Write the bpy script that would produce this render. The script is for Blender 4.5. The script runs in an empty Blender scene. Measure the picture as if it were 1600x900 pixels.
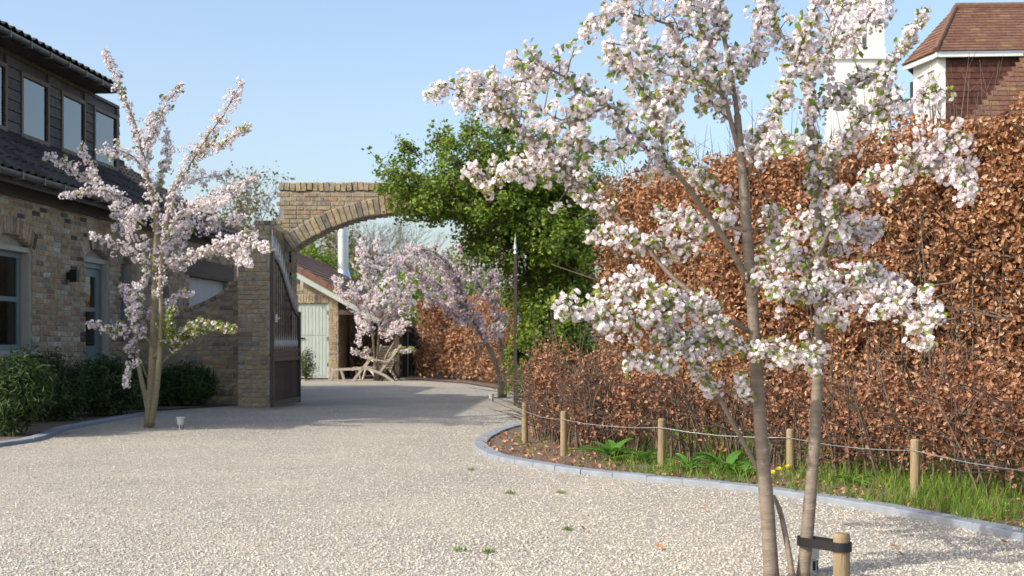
import bpy, math, random
import numpy as np
from mathutils import Matrix, Vector
random.seed(7); RNG = np.random.default_rng(11)
R = math.radians
S = bpy.context.scene
C = S.collection
F = 2000.0; HX = 800.0; HY = 535.0; CH = 1.0       # focal length in photo pixels, principal column, horizon row, eye height

# ------------------------------------------------------------------ camera, sky, sun, exposure
cd = bpy.data.cameras.new('camera'); cam = bpy.data.objects.new('camera', cd); C.objects.link(cam)
cam.location = (0, 0, CH); cam.rotation_euler = (R(90), 0, 0)
cd.sensor_width = 36; cd.lens = 36*F/1600; cd.shift_y = (HY-450)/1600
cd.clip_start = .05; cd.clip_end = 3000
cd.dof.use_dof = True; cd.dof.focus_distance = 7.5; cd.dof.aperture_fstop = 5.6
S.camera = cam
SUN_EL = R(37); SUN_DIR = Vector((-.87, -.49, 0)).normalized()          # towards the sun, on the ground
w = bpy.data.worlds.new('World'); S.world = w; w.use_nodes = True
nt = w.node_tree; bg = nt.nodes['Background']
sky = nt.nodes.new('ShaderNodeTexSky'); sky.sky_type = 'NISHITA'; sky.sun_disc = False
sky.sun_elevation = SUN_EL; sky.sun_rotation = math.atan2(SUN_DIR.x, SUN_DIR.y)
sky.air_density = 1.0; sky.dust_density = 3.0; sky.ozone_density = 1.0
nt.links.new(sky.outputs[0], bg.inputs[0]); bg.inputs[1].default_value = .135
ld = bpy.data.lights.new('sun', 'SUN'); ld.energy = 2.2; ld.angle = R(.6); ld.color = (1, .94, .85)
sun = bpy.data.objects.new('sun', ld); C.objects.link(sun)
sv = Vector((SUN_DIR.x*math.cos(SUN_EL), SUN_DIR.y*math.cos(SUN_EL), math.sin(SUN_EL)))
sun.rotation_euler = sv.to_track_quat('Z', 'Y').to_euler(); sun.location = (-20, -15, 20)
S.view_settings.view_transform = 'Standard'; S.view_settings.look = 'None'
S.view_settings.gamma = 1; S.view_settings.exposure = .93

# ------------------------------------------------------------------ helpers
def P(x, y, Y): return Vector(((x-HX)/F*Y, Y, CH-(y-HY)/F*Y))        # photo pixel at depth Y
def G(x, y):
    Y = F*CH/(y-HY); return Vector(((x-HX)/F*Y, Y, 0))               # photo pixel on the ground
def pix(p): return (HX+F*p[0]/p[1], HY-F*(p[2]-CH)/p[1])

def new_mat(name):
    m = bpy.data.materials.new(name); m.use_nodes = True
    n = m.node_tree.nodes; l = m.node_tree.links
    return m, n, l, n['Principled BSDF']
def ramp(n, cols):
    r = n.new('ShaderNodeValToRGB'); e = r.color_ramp.elements
    while len(e) < len(cols): e.new(.5)
    for i, (p, c) in enumerate(cols): e[i].position = p; e[i].color = (*c, 1)
    return r
def mat(name, col, rough=.6, var=.15, scale=8, bump=.0, bscale=60, metal=0, spec=.4, coords='Object', stretch=None):
    """plain surface with noise tint and fine relief"""
    m, n, l, b = new_mat(name)
    tc = n.new('ShaderNodeTexCoord'); src = tc.outputs[coords]
    if stretch:
        mp = n.new('ShaderNodeMapping'); mp.inputs['Scale'].default_value = stretch; l.new(src, mp.inputs[0]); src = mp.outputs[0]
    no = n.new('ShaderNodeTexNoise'); no.inputs['Scale'].default_value = scale; no.inputs['Detail'].default_value = 6; l.new(src, no.inputs[0])
    r = ramp(n, [(.25, [c*(1-var) for c in col]), (.75, [min(1, c*(1+var)) for c in col])])
    l.new(no.outputs[0], r.inputs[0]); l.new(r.outputs[0], b.inputs['Base Color'])
    b.inputs['Roughness'].default_value = rough; b.inputs['Metallic'].default_value = metal; b.inputs['Specular IOR Level'].default_value = spec
    if bump:
        nb = n.new('ShaderNodeTexNoise'); nb.inputs['Scale'].default_value = bscale; nb.inputs['Detail'].default_value = 5; l.new(src, nb.inputs[0])
        bp = n.new('ShaderNodeBump'); bp.inputs['Strength'].default_value = bump; bp.inputs['Distance'].default_value = .01
        l.new(nb.outputs[0], bp.inputs['Height']); l.new(bp.outputs[0], b.inputs['Normal'])
    return m
def piece_mat(name, cols, rough=.85, bump=.5, bscale=45, nscale=14, nvar=.25, spec=.25):
    """each loose piece takes its own tint from the ramp"""
    m, n, l, b = new_mat(name)
    g = n.new('ShaderNodeNewGeometry'); oi = n.new('ShaderNodeObjectInfo')
    a = n.new('ShaderNodeMath'); a.operation = 'ADD'; l.new(g.outputs['Random Per Island'], a.inputs[0]); l.new(oi.outputs['Random'], a.inputs[1])
    f = n.new('ShaderNodeMath'); f.operation = 'FRACT'; l.new(a.outputs[0], f.inputs[0])
    r = ramp(n, cols); l.new(f.outputs[0], r.inputs[0])
    no = n.new('ShaderNodeTexNoise'); no.inputs['Scale'].default_value = nscale; no.inputs['Detail'].default_value = 5
    l.new(g.outputs['Position'], no.inputs[0])
    r2 = ramp(n, [(.3, (1-nvar,)*3), (.7, (1+nvar,)*3)]); l.new(no.outputs[0], r2.inputs[0])
    mx = n.new('ShaderNodeMixRGB'); mx.blend_type = 'MULTIPLY'; mx.inputs[0].default_value = 1
    l.new(r.outputs[0], mx.inputs[1]); l.new(r2.outputs[0], mx.inputs[2]); l.new(mx.outputs[0], b.inputs['Base Color'])
    b.inputs['Roughness'].default_value = rough; b.inputs['Specular IOR Level'].default_value = spec
    if bump:
        nb = n.new('ShaderNodeTexNoise'); nb.inputs['Scale'].default_value = bscale; nb.inputs['Detail'].default_value = 4; l.new(g.outputs['Position'], nb.inputs[0])
        bp = n.new('ShaderNodeBump'); bp.inputs['Strength'].default_value = bump; bp.inputs['Distance'].default_value = .01
        l.new(nb.outputs[0], bp.inputs['Height']); l.new(bp.outputs[0], b.inputs['Normal'])
    return m
def leaf_mat(name, cols, trans=.35, rough=.5, spec=.3):
    m, n, l, b = new_mat(name)
    g = n.new('ShaderNodeNewGeometry'); r = ramp(n, cols); l.new(g.outputs['Random Per Island'], r.inputs[0])
    l.new(r.outputs[0], b.inputs['Base Color']); b.inputs['Roughness'].default_value = rough; b.inputs['Specular IOR Level'].default_value = spec
    t = n.new('ShaderNodeBsdfTranslucent'); l.new(r.outputs[0], t.inputs[0])
    mx = n.new('ShaderNodeMixShader'); mx.inputs[0].default_value = trans
    l.new(b.outputs[0], mx.inputs[1]); l.new(t.outputs[0], mx.inputs[2]); l.new(mx.outputs[0], n['Material Output'].inputs[0])
    return m

def np_mesh(name, V, Fc):
    """V (n,3), Fc list of (m,k) index arrays"""
    me = bpy.data.meshes.new(name); V = np.asarray(V, np.float32)
    Fc = [np.asarray(f, np.int32) for f in Fc if len(f)]
    me.vertices.add(len(V)); me.vertices.foreach_set('co', V.ravel())
    lt = np.concatenate([np.full(len(f), f.shape[1], np.int32) for f in Fc]); li = np.concatenate([f.ravel() for f in Fc])
    me.loops.add(len(li)); me.loops.foreach_set('vertex_index', li)
    me.polygons.add(len(lt)); me.polygons.foreach_set('loop_start', np.concatenate([[0], np.cumsum(lt)[:-1]]).astype(np.int32))
    me.polygons.foreach_set('use_smooth', np.zeros(len(lt), bool)); me.update(calc_edges=True); me.validate(); return me
def obj(name, me, m=None, parent=None, world=True, smooth=False, kind=None):
    o = bpy.data.objects.new(name, me); C.objects.link(o)
    if m is not None and me is not None and not me.materials: me.materials.append(m)
    if smooth: me.polygons.foreach_set('use_smooth', np.ones(len(me.polygons), bool))
    if parent is not None:
        o.parent = parent
        if world and parent.type == 'EMPTY': o.matrix_parent_inverse = parent.matrix_basis.inverted()
    if kind: o['kind'] = kind
    return o
def tag(o, label, cat=None, group=None, kind=None):
    o['label'] = label
    if cat: o['category'] = cat
    if group: o['group'] = group
    if kind: o['kind'] = kind
    return o
def thing(name, label, cat, loc=(0, 0, 0), rz=0, group=None):
    o = bpy.data.objects.new(name, None); C.objects.link(o); o.location = loc; o.rotation_euler = (0, 0, rz); o.empty_display_size = .2
    return tag(o, label, cat, group)

class MB:
    def __init__(s): s.v = []; s.f = []
    def add(s, v, f):
        k = len(s.v); s.v += [tuple(p) for p in v]; s.f += [tuple(i+k for i in q) for q in f]; return s
    def box(s, a, b):
        x0, y0, z0 = a; x1, y1, z1 = b
        return s.add([(x0,y0,z0),(x1,y0,z0),(x1,y1,z0),(x0,y1,z0),(x0,y0,z1),(x1,y0,z1),(x1,y1,z1),(x0,y1,z1)],
                     [(0,3,2,1),(4,5,6,7),(0,1,5,4),(1,2,6,5),(2,3,7,6),(3,0,4,7)])
    def bar(s, a, b, w, h, up=(0, 0, 1)):
        a = Vector(a); b = Vector(b); d = (b-a).normalized(); u = Vector(up)
        sx = d.cross(u)
        if sx.length < 1e-4: sx = d.cross(Vector((1, 0, 0)))
        sx.normalize(); u = sx.cross(d)
        c = [a+sx*i*w/2+u*j*h/2 for i, j in ((-1,-1),(1,-1),(1,1),(-1,1))]; e = [p+(b-a) for p in c]
        return s.add(c+e, [(0,3,2,1),(4,5,6,7),(0,1,5,4),(1,2,6,5),(2,3,7,6),(3,0,4,7)])
    def tube(s, pts, rad, n=7, cap=True):
        pts = [Vector(p) for p in pts]; k = len(pts); rad = rad if isinstance(rad, (list, tuple)) else [rad]*k
        ref = Vector((0, .33, .94)) if abs((pts[-1]-pts[0]).normalized().z) < .9 else Vector((1, .1, 0))
        V = []; Fa = []
        for i, p in enumerate(pts):
            d = (pts[min(i+1, k-1)]-pts[max(i-1, 0)]).normalized(); a = d.cross(ref)
            a = a.normalized() if a.length > 1e-5 else Vector((1, 0, 0)); b = d.cross(a)
            for j in range(n):
                t = 2*math.pi*j/n; V.append(p+(a*math.cos(t)+b*math.sin(t))*rad[i])
        for i in range(k-1):
            for j in range(n): Fa.append((i*n+j, i*n+(j+1) % n, (i+1)*n+(j+1) % n, (i+1)*n+j))
        if cap: Fa += [tuple(range(n-1, -1, -1)), tuple((k-1)*n+j for j in range(n))]
        return s.add(V, Fa)
    def lathe(s, prof, c=(0, 0, 0), n=16):
        V = [(c[0]+r*math.cos(2*math.pi*j/n), c[1]+r*math.sin(2*math.pi*j/n), c[2]+z) for r, z in prof for j in range(n)]
        Fa = [(i*n+j, i*n+(j+1) % n, (i+1)*n+(j+1) % n, (i+1)*n+j) for i in range(len(prof)-1) for j in range(n)]
        Fa += [tuple(range(n-1, -1, -1)), tuple((len(prof)-1)*n+j for j in range(n))]
        return s.add(V, Fa)
    def prism(s, poly, d):
        """poly: 3-D points, d: extrusion vector"""
        k = len(poly); d = Vector(d); a = [Vector(p) for p in poly]
        return s.add(a+[p+d for p in a], [tuple(range(k-1, -1, -1)), tuple(range(k, 2*k))]+[(i, (i+1) % k, (i+1) % k+k, i+k) for i in range(k)])
    def mesh(s, name):
        me = bpy.data.meshes.new(name); me.from_pydata(s.v, [], s.f); me.update(); return me
    def build(s, name, m, parent=None, world=True, smooth=False, kind=None): return obj(name, s.mesh(name), m, parent, world, smooth, kind)

def unit(a): return a/np.maximum(np.linalg.norm(a, axis=-1, keepdims=True), 1e-9)
def frames(N):
    N = unit(np.asarray(N, float)); T = unit(np.cross(N, unit(RNG.normal(size=N.shape)))); B = np.cross(N, T)
    return np.stack([T, B, N], axis=2)
def scatter(tv, tfs, Rm, T, Sc):
    """template verts/faces copied by rotation, place and scale -> (V, faces)"""
    tv = np.asarray(tv, float); n = len(T); Sc = np.asarray(Sc, float)
    if Sc.ndim == 1: Sc = np.repeat(Sc[:, None], 3, 1)
    V = np.einsum('nij,nmj->nmi', Rm, tv[None]*Sc[:, None, :])+np.asarray(T)[:, None, :]
    off = (np.arange(n)*len(tv))
    return V.reshape(-1, 3), [(np.asarray(f)[None]+off[:, None, None]).reshape(-1, np.asarray(f).shape[1]) for f in tfs]
def eye(n): return np.repeat(np.eye(3)[None], n, 0)
def catmull(pts, k=6):
    p = [Vector(q) for q in pts]; p = [p[0]*2-p[1]]+p+[p[-1]*2-p[-2]]; out = []
    for i in range(1, len(p)-2):
        for j in range(k):
            t = j/k; a, b, c, d = p[i-1:i+3]
            out.append(.5*((2*b)+(c-a)*t+(2*a-5*b+4*c-d)*t*t+(3*b-a-3*c+d)*t**3))
    return out+[p[-2]]
def resample(pts, step):
    out = []; acc = 0
    for a, b in zip(pts, pts[1:]):
        L = (b-a).length; t = step-acc if out else 0
        while t <= L: out.append(a+(b-a)*(t/L if L else 0)); t += step
        acc = (acc+L) % step if out else 0
    return out

# leaf, petal and blade templates (folded along the midrib)
LEAF_V = [(0,-.5,0),(-.3,-.1,.1),(0,0,-.02),(.3,-.1,.1),(-.2,.25,.07),(.2,.25,.07),(0,.5,.02)]
LEAF_F = [[(0,2,1),(0,3,2),(4,2,6),(2,5,6)], [(1,2,4,4)][:0], [(1,2,4),(2,3,5)]]
LEAF_F = [[(0,2,1),(0,3,2),(1,2,4),(2,3,5),(4,2,6),(2,5,6)]]
CURL_V = [(0,-.5,.05),(-.28,-.1,.2),(0,0,-.05),(.25,-.1,.12),(-.2,.25,.22),(.22,.22,.05),(.03,.5,.2)]
BLADE_V = [(-.5,0,0),(.5,0,0),(.35,.12,.5),(-.35,.12,.5),(0,.4,1)]
BLADE_F = [[(0,1,2),(0,2,3),(3,2,4)]]
def flower_template(n1, n2):
    V = []; Fa = []
    for n, r, zt, z0, off in ((n1, .5, .12, 0, 0), (n2, .36, .3, .04, .5)):
        for i in range(n):
            a = 2*math.pi*(i+off)/n; w = math.pi/n*1.05; k = len(V)
            V.append((0, 0, z0))
            for rr, da, z in ((.62, -w, zt*.6), (1, -w*.55, zt), (1, w*.55, zt), (.62, w, zt*.6)):
                V.append((r*rr*math.cos(a+da), r*rr*math.sin(a+da), z+z0))
            Fa.append((k, k+1, k+2, k+3, k+4))
    return V, [Fa]
FLOWER = flower_template(6, 5); FLOWER_FAR = flower_template(5, 3)
def chip_template():
    V = np.array([(x, y, z) for x in (-.5, .5) for y in (-.5, .5) for z in (-.5, .5)], float)
    V = V*np.array([1, .75, .6]); V[::3] *= .72; V[1::4] *= .8
    return V, [[(0,1,3,2),(4,6,7,5),(0,4,5,1),(2,3,7,6),(0,2,6,4),(1,5,7,3)]]

# ------------------------------------------------------------------ materials
BR = [(0, (.33,.25,.15)), (.16, (.44,.33,.19)), (.34, (.28,.22,.15)), (.5, (.40,.32,.21)), (.62, (.48,.41,.29)), (.74, (.35,.21,.13)), (.84, (.22,.17,.125)), (.92, (.55,.5,.41)), (.965, (.09,.075,.07))]
M_brick = piece_mat('reclaimed_brick', [(p, (c[0]*.92, c[1]*.92, c[2]*.95)) for p, c in BR], bump=.9, nvar=.3)
M_brick_yellow = piece_mat('yellow_brick', [(0, (.36,.28,.165)), (.25, (.40,.315,.19)), (.45, (.31,.255,.175)), (.6, (.37,.305,.21)), (.75, (.37,.25,.15)), (.88, (.27,.23,.175)), (.975, (.19,.165,.14))], bump=.9, nvar=.3)
M_mortar = mat('lime_mortar', (.36,.32,.26), .95, .25, 9, .8, 70)
M_tile_dark = piece_mat('dark_pantile', [(0, (.042,.036,.033)), (.5, (.062,.052,.046)), (1, (.085,.07,.06))], rough=.85, bump=.3)
M_tile_brown = piece_mat('brown_tile', [(0, (.12,.062,.045)), (.5, (.165,.085,.062)), (.9, (.2,.11,.075)), (1, (.28,.17,.06))], rough=.7, bump=.3)
M_tile_red = piece_mat('red_tile', [(0, (.125,.062,.040)), (.35, (.17,.085,.055)), (.7, (.15,.082,.058)), (.92, (.19,.108,.066)), (1, (.22,.15,.07))], rough=.8, bump=.3)
M_tile_hung = piece_mat('hung_tile', [(0, (.065,.028,.022)), (.5, (.09,.038,.03)), (1, (.115,.05,.038))], rough=.8, bump=.3)
M_clad = piece_mat('grey_cladding', [(0, (.072,.064,.06)), (.5, (.092,.082,.077)), (1, (.115,.103,.096))], rough=.75, bump=.4)
M_zinc = mat('zinc', (.17,.18,.19), .45, .2, 6, metal=.6)
M_fascia = mat('dark_fascia', (.045,.038,.036), .6, .2, 5)
M_green = mat('grey_green_paint', (.17,.215,.215), .45, .08, 5)
M_pale = mat('pale_green_paint', (.43,.49,.44), .5, .08, 4, .1, 30)
M_cream = mat('stone_trim', (.40,.37,.31), .8, .1, 8, .2)
M_wood = mat('brown_window_wood', (.11,.065,.042), .55, .2, 12)
M_white = mat('white_paint', (.75,.75,.73), .6, .06, 3, .15, 25)
M_sky_sheet = mat('white_sky_sheet', (.85,.86,.87), .8, .03, 2)  # whitened to stand in for sky reflected in the dormer panes
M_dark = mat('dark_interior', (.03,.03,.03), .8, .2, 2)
M_lintel = mat('weathered_oak', (.09,.065,.05), .8, .3, 6, .4, 40, stretch=(1, .1, 1))
M_ribbed = mat('ribbed_panel', (.42,.44,.44), .5, .06, 5)
M_iron = mat('brown_iron', (.060,.042,.036), .45, .25, 9, .15, 50)
M_tip = mat('silver_tips', (.5,.51,.53), .35, .1, 9, metal=.55)
M_steel = mat('stainless_flue', (.62,.63,.65), .3, .06, 3, metal=.8)
M_teak = mat('weathered_teak', (.44,.39,.32), .8, .18, 10, .3, 60)
M_log = piece_mat('split_log', [(0, (.16,.10,.06)), (.5, (.26,.17,.10)), (1, (.36,.26,.17))], bump=.5)
M_stake = mat('treated_stake', (.27,.205,.115), .8, .3, 6, .5, 40, stretch=(4, 4, .5))
M_rubber = mat('black_rubber', (.013,.013,.015), .5, .2, 20)
M_wire = mat('galvanised_wire', (.36,.37,.39), .45, .1, 20, metal=.5)
M_kerb = mat('bluestone', (.235,.26,.29), .8, .14, 12, .4, 90)
M_black = mat('black_metal', (.012,.012,.013), .4, .1, 5)
M_lampgrey = mat('grey_plastic', (.52,.52,.5), .5, .05, 5)
M_dirty = mat('fence_board', (.035,.03,.025), .85, .2, 8, .3)
M_bark = mat('cherry_bark', (.205,.165,.125), .65, .3, 10, .5, 30, stretch=(1, 1, 5))
M_bark_pale = mat('pale_bark', (.24,.205,.13), .75, .25, 14, .4, 40, stretch=(1, 1, 3))
M_twig = mat('twig_brown', (.13,.095,.07), .85, .2, 10)
M_twig_grey = mat('bare_twig', (.21,.18,.16), .85, .2, 10)
PK = [(0, (.86,.78,.80)), (.3, (.90,.84,.85)), (.78, (.92,.89,.885)), (.96, (.83,.68,.72)), (1, (.70,.42,.48))]
M_petal = leaf_mat('pale_pink_petal', PK, .3, .6, .2)
M_petal_pink = leaf_mat('pink_petal', [(0, (.82,.62,.69)), (.4, (.86,.74,.78)), (1, (.88,.83,.84))], .3, .6, .2)
M_bud = leaf_mat('bronze_bud', [(0, (.34,.17,.10)), (.5, (.42,.2,.2)), (1, (.3,.25,.06))], .25)
M_young = leaf_mat('young_cherry_leaf', [(0, (.15,.27,.03)), (.5, (.24,.34,.045)), (1, (.34,.28,.08))], .4)
M_beech = leaf_mat('dry_beech_leaf', [(0, (.20,.09,.045)), (.3, (.32,.15,.07)), (.6, (.42,.21,.10)), (.85, (.50,.29,.155)), (1, (.58,.41,.27))], .22, .55, .35)
M_beech_young = leaf_mat('young_beech_leaf', [(0, (.17,.075,.04)), (.35, (.28,.125,.065)), (.7, (.37,.18,.10)), (1, (.48,.29,.18))], .22, .55, .35)
M_climb = leaf_mat('climber_leaf', [(0, (.09,.16,.02)), (.45, (.15,.235,.028)), (.8, (.23,.325,.04)), (1, (.31,.37,.06))], .4, .45)
M_yew = leaf_mat('yew_needle', [(0, (.018,.042,.012)), (.6, (.04,.08,.018)), (1, (.10,.155,.03))], .2)
M_grass = leaf_mat('grass_blade', [(0, (.10,.19,.02)), (.6, (.16,.28,.035)), (1, (.26,.33,.06))], .4)
M_dock = leaf_mat('broad_leaf', [(0, (.07,.19,.025)), (1, (.12,.27,.04))], .35, .4)
M_yellow = leaf_mat('yellow_petal', [(0, (.8,.55,.02)), (1, (.85,.65,.03))], .3)
M_olive = leaf_mat('olive_leaf', [(0, (.16,.145,.06)), (1, (.26,.235,.11))], .3)
def thin_glass(name):
    m, n, l, b = new_mat(name); n.remove(b)
    f = n.new('ShaderNodeFresnel'); f.inputs[0].default_value = 2.0; t = n.new('ShaderNodeBsdfTransparent'); t.inputs[0].default_value = (.86,.9,.9,1)
    g = n.new('ShaderNodeBsdfGlossy'); g.inputs['Roughness'].default_value = .03; x = n.new('ShaderNodeMixShader')
    l.new(f.outputs[0], x.inputs[0]); l.new(t.outputs[0], x.inputs[1]); l.new(g.outputs[0], x.inputs[2]); l.new(x.outputs[0], n['Material Output'].inputs[0]); return m
M_glass = thin_glass('window_glass'); M_glass_clear = thin_glass('clear_glass'); M_glass_clear.node_tree.nodes['Fresnel'].inputs[0].default_value = 2.8
def gravel_mat():
    m, n, l, b = new_mat('limestone_gravel'); g = n.new('ShaderNodeNewGeometry')
    v = n.new('ShaderNodeTexVoronoi'); v.inputs['Scale'].default_value = 78; l.new(g.outputs['Position'], v.inputs[0])
    sep = n.new('ShaderNodeSeparateColor'); l.new(v.outputs['Color'], sep.inputs[0])
    r = ramp(n, [(0, (.30,.27,.225)), (.2, (.46,.415,.34)), (.45, (.54,.50,.43)), (.7, (.50,.44,.34)), (.85, (.59,.56,.51)), (1, (.36,.345,.325))]); l.new(sep.outputs[0], r.inputs[0])
    no = n.new('ShaderNodeTexNoise'); no.inputs['Scale'].default_value = .9; no.inputs['Detail'].default_value = 7; l.new(g.outputs['Position'], no.inputs[0])
    r2 = ramp(n, [(.3, (.80,.81,.83)), (.7, (1.0,.99,.96))]); l.new(no.outputs[0], r2.inputs[0])
    mx = n.new('ShaderNodeMixRGB'); mx.blend_type = 'MULTIPLY'; mx.inputs[0].default_value = 1; l.new(r.outputs[0], mx.inputs[1]); l.new(r2.outputs[0], mx.inputs[2])
    n3 = n.new('ShaderNodeTexNoise'); n3.inputs['Scale'].default_value = 9; n3.inputs['Detail'].default_value = 9; n3.inputs['Roughness'].default_value = .75; l.new(g.outputs['Position'], n3.inputs[0])
    r3 = ramp(n, [(.35, (.80,.79,.77)), (.65, (1.06,1.06,1.04))]); l.new(n3.outputs[0], r3.inputs[0])
    mx0 = mx; mx = n.new('ShaderNodeMixRGB'); mx.blend_type = 'MULTIPLY'; mx.inputs[0].default_value = 1; l.new(mx0.outputs[0], mx.inputs[1]); l.new(r3.outputs[0], mx.inputs[2])
    l.new(mx.outputs[0], b.inputs['Base Color']); b.inputs['Roughness'].default_value = .9; b.inputs['Specular IOR Level'].default_value = .2
    inv = n.new('ShaderNodeMath'); inv.operation = 'MULTIPLY_ADD'; inv.inputs[1].default_value = -1; inv.inputs[2].default_value = 1; l.new(v.outputs['Distance'], inv.inputs[0])
    ad = n.new('ShaderNodeMath'); ad.operation = 'ADD'; l.new(inv.outputs[0], ad.inputs[0]); l.new(sep.outputs[1], ad.inputs[1])
    bp = n.new('ShaderNodeBump'); bp.inputs['Strength'].default_value = .8; bp.inputs['Distance'].default_value = .012; l.new(ad.outputs[0], bp.inputs['Height']); l.new(bp.outputs[0], b.inputs['Normal'])
    return m
M_gravel = gravel_mat()
M_chip = piece_mat('gravel_chip', [(0, (.33,.30,.25)), (.2, (.48,.435,.365)), (.45, (.57,.53,.46)), (.7, (.53,.47,.375)), (.88, (.63,.605,.555)), (1, (.38,.37,.355))], bump=0, nscale=60, nvar=.12)
M_soil = mat('bark_soil', (.15,.105,.08), .95, .4, 30, 1, 60, coords='Object')
M_field = mat('rough_grass', (.10,.14,.045), .95, .4, .6, .8, 20)

# ------------------------------------------------------------------ ground, gravel, beds, kerbs
def sheet(name, pts, z, m, label=None):
    o = MB().add([(p[0], p[1], z) for p in pts], [tuple(range(len(pts)))]).build(name, m); o['kind'] = 'structure'; return o
tag(sheet('ground', [(-900,-300), (900,-300), (900,1500), (-900,1500)], -.03, M_field), 'rough grassy ground around the gravel drive and the houses')
tag(sheet('gravel_driveway', [(-14,-6), (9,-6), (9,16), (2,26), (2,60), (-14,60)], 0, M_gravel), 'pale limestone gravel covering the drive and the yard behind the arch')
KR = catmull([G(*p) for p in ((838,664), (800,670), (768,682), (751,696), (762,710), (800,722), (900,739), (1035,753), (1200,770), (1400,802), (1600,842), (1800,890))], 8)
KL = catmull([G(*p) for p in ((-260,735), (-100,712), (0,697), (55,688), (95,673), (150,662), (214,650))], 8)
KR = [Vector(p) for p in KR]; KL = [Vector(p) for p in KL]
bedR = KR+[Vector((6,4.8,0)), Vector((7,9,0)), Vector((3,16.5,0)), Vector((1.1,16.5,0)), Vector((.3,15.8,0))]
tag(sheet('planting_bed', bedR, .02, M_soil), 'brown soil bed between the kerb and the beech hedge')
tag(sheet('planting_bed', KL+[Vector((-5.4,18.2,0)), Vector((-4.3,20.4,0)), Vector((-6.1,20.6,0)), Vector((-6.6,12.5,0)), Vector((-7.5,9,0))], .016, M_soil), 'dark soil bed along the foot of the brick house')
tag(sheet('planting_bed', [(-2.9,34.6), (-1.2,31.2), (.15,25.5), (.9,23), (1.5,24), (.8,31), (-2.4,36.5), (-3.0,36.5)], .02, M_soil), 'leaf littered soil strip under the far beech hedge')
def kerb(pts, label, n_w=.13, h=.04, side=1):
    """row of bluestone setts laid along pts"""
    root = MB()
    q = resample(pts, .32)
    base = MB()
    for a, b in zip(q, q[1:]): base.bar((a.x, a.y, .008), (b.x, b.y, .008), n_w*.8, .02)
    k = base.build('kerb', M_mortar); tag(k, label, kind='structure')
    for a, b in zip(q, q[1:]):
        d = (b-a); L = d.length; mid = (a+b)/2; dh = d.normalized(); s = Vector((-dh.y, dh.x, 0))
        w2 = n_w/2; e = L/2-.0015; c = .006; hh = h+random.uniform(-.003, .003)
        V = []
        for z, cc in ((0, 0), (hh-c, 0), (hh, c)):
            for i, j in ((-1,-1),(1,-1),(1,1),(-1,1)): V.append(mid+dh*i*(e+.0-cc)+s*j*(w2-cc)+Vector((0, 0, z)))
        m = MB().add(V, [(8,9,10,11)]+[(t*4+i, t*4+(i+1) % 4, t*4+4+(i+1) % 4, t*4+4+i) for t in (0, 1) for i in range(4)])
        m.build('kerb_stone', M_kerb, k)
    return k
kerb(KR, 'curving bluestone kerb edging the hedge bed at right')
kerb(KL, 'bluestone kerb edging the shrub bed by the house')

def in_poly(x, y, poly):
    x = np.asarray(x); y = np.asarray(y); c = np.zeros(len(x), bool); j = len(poly)-1
    for i in range(len(poly)):
        xi, yi, xj, yj = poly[i][0], poly[i][1], poly[j][0], poly[j][1]
        if yi != yj: c ^= ((yi > y) != (yj > y)) & (x < (xj-xi)*(y-yi)/(yj-yi)+xi)
        j = i
    return c
def chips():
    # nearer chips can be told apart and are real stones, thinning out smoothly where the surface takes over
    n = 210000; y = 3.9*(1-RNG.uniform(0, 1, n)*(1-3.9/19.0))**-1.0; x = RNG.uniform(-1, 1, n)*(.44*y+.5)
    ok = ~in_poly(x, y, bedR) & ~in_poly(x, y, KL+[Vector((-8,20,0)), Vector((-9,8,0))]) & ((x > -5) | (y < 14)) & (RNG.uniform(size=n) < .48)
    T = np.stack([x[ok], y[ok], RNG.uniform(-.002, .003, ok.sum())], 1); n = len(T); N = RNG.normal(size=(n, 3))*.3+np.array([0, 0, 1])
    V, Fc = scatter(*chip_template(), frames(N), T, RNG.uniform(.006, .0145, n))
    o = obj('gravel_chips', np_mesh('gravel_chips', V, Fc), M_chip); tag(o, 'loose cream and tan stone chips on the drive', 'gravel', kind='stuff')
chips()

# ------------------------------------------------------------------ brickwork
def brick_mesh():
    c = .06; V = [(x, y, z) for y in (.5, -.42) for x, z in ((-.5,-.5),(.5,-.5),(.5,.5),(-.5,.5))]
    V += [(x*(1-c), -.5, z*(1-2*c)) for x, z in ((-.5,-.5),(.5,-.5),(.5,.5),(-.5,.5))]
    Fa = [(8,9,10,11)]+[(t+i, t+(i+1) % 4, t+4+(i+1) % 4, t+4+i) for t in (0, 4) for i in range(4)]
    return V, [[f for f in Fa]]
BRK = brick_mesh()
def long_mesh():
    V, Fq = brick_mesh(); return [(x, (y if y > 0 else (-.485 if y > -.45 else -.5)), z) for x, y, z in V], Fq
BRKL = long_mesh()
def share(tv, tf, name, m):
    me = bpy.data.meshes.new(name); me.from_pydata(tv, [], [tuple(f) for g in tf for f in g]); me.update(); me.materials.append(m); return me
ME_BRICK = share(*BRK, 'brick', M_brick); ME_BRICK_Y = share(*BRK, 'brick', M_brick_yellow); ME_BRICK_L = share(*BRKL, 'brick', M_brick_yellow)
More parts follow.
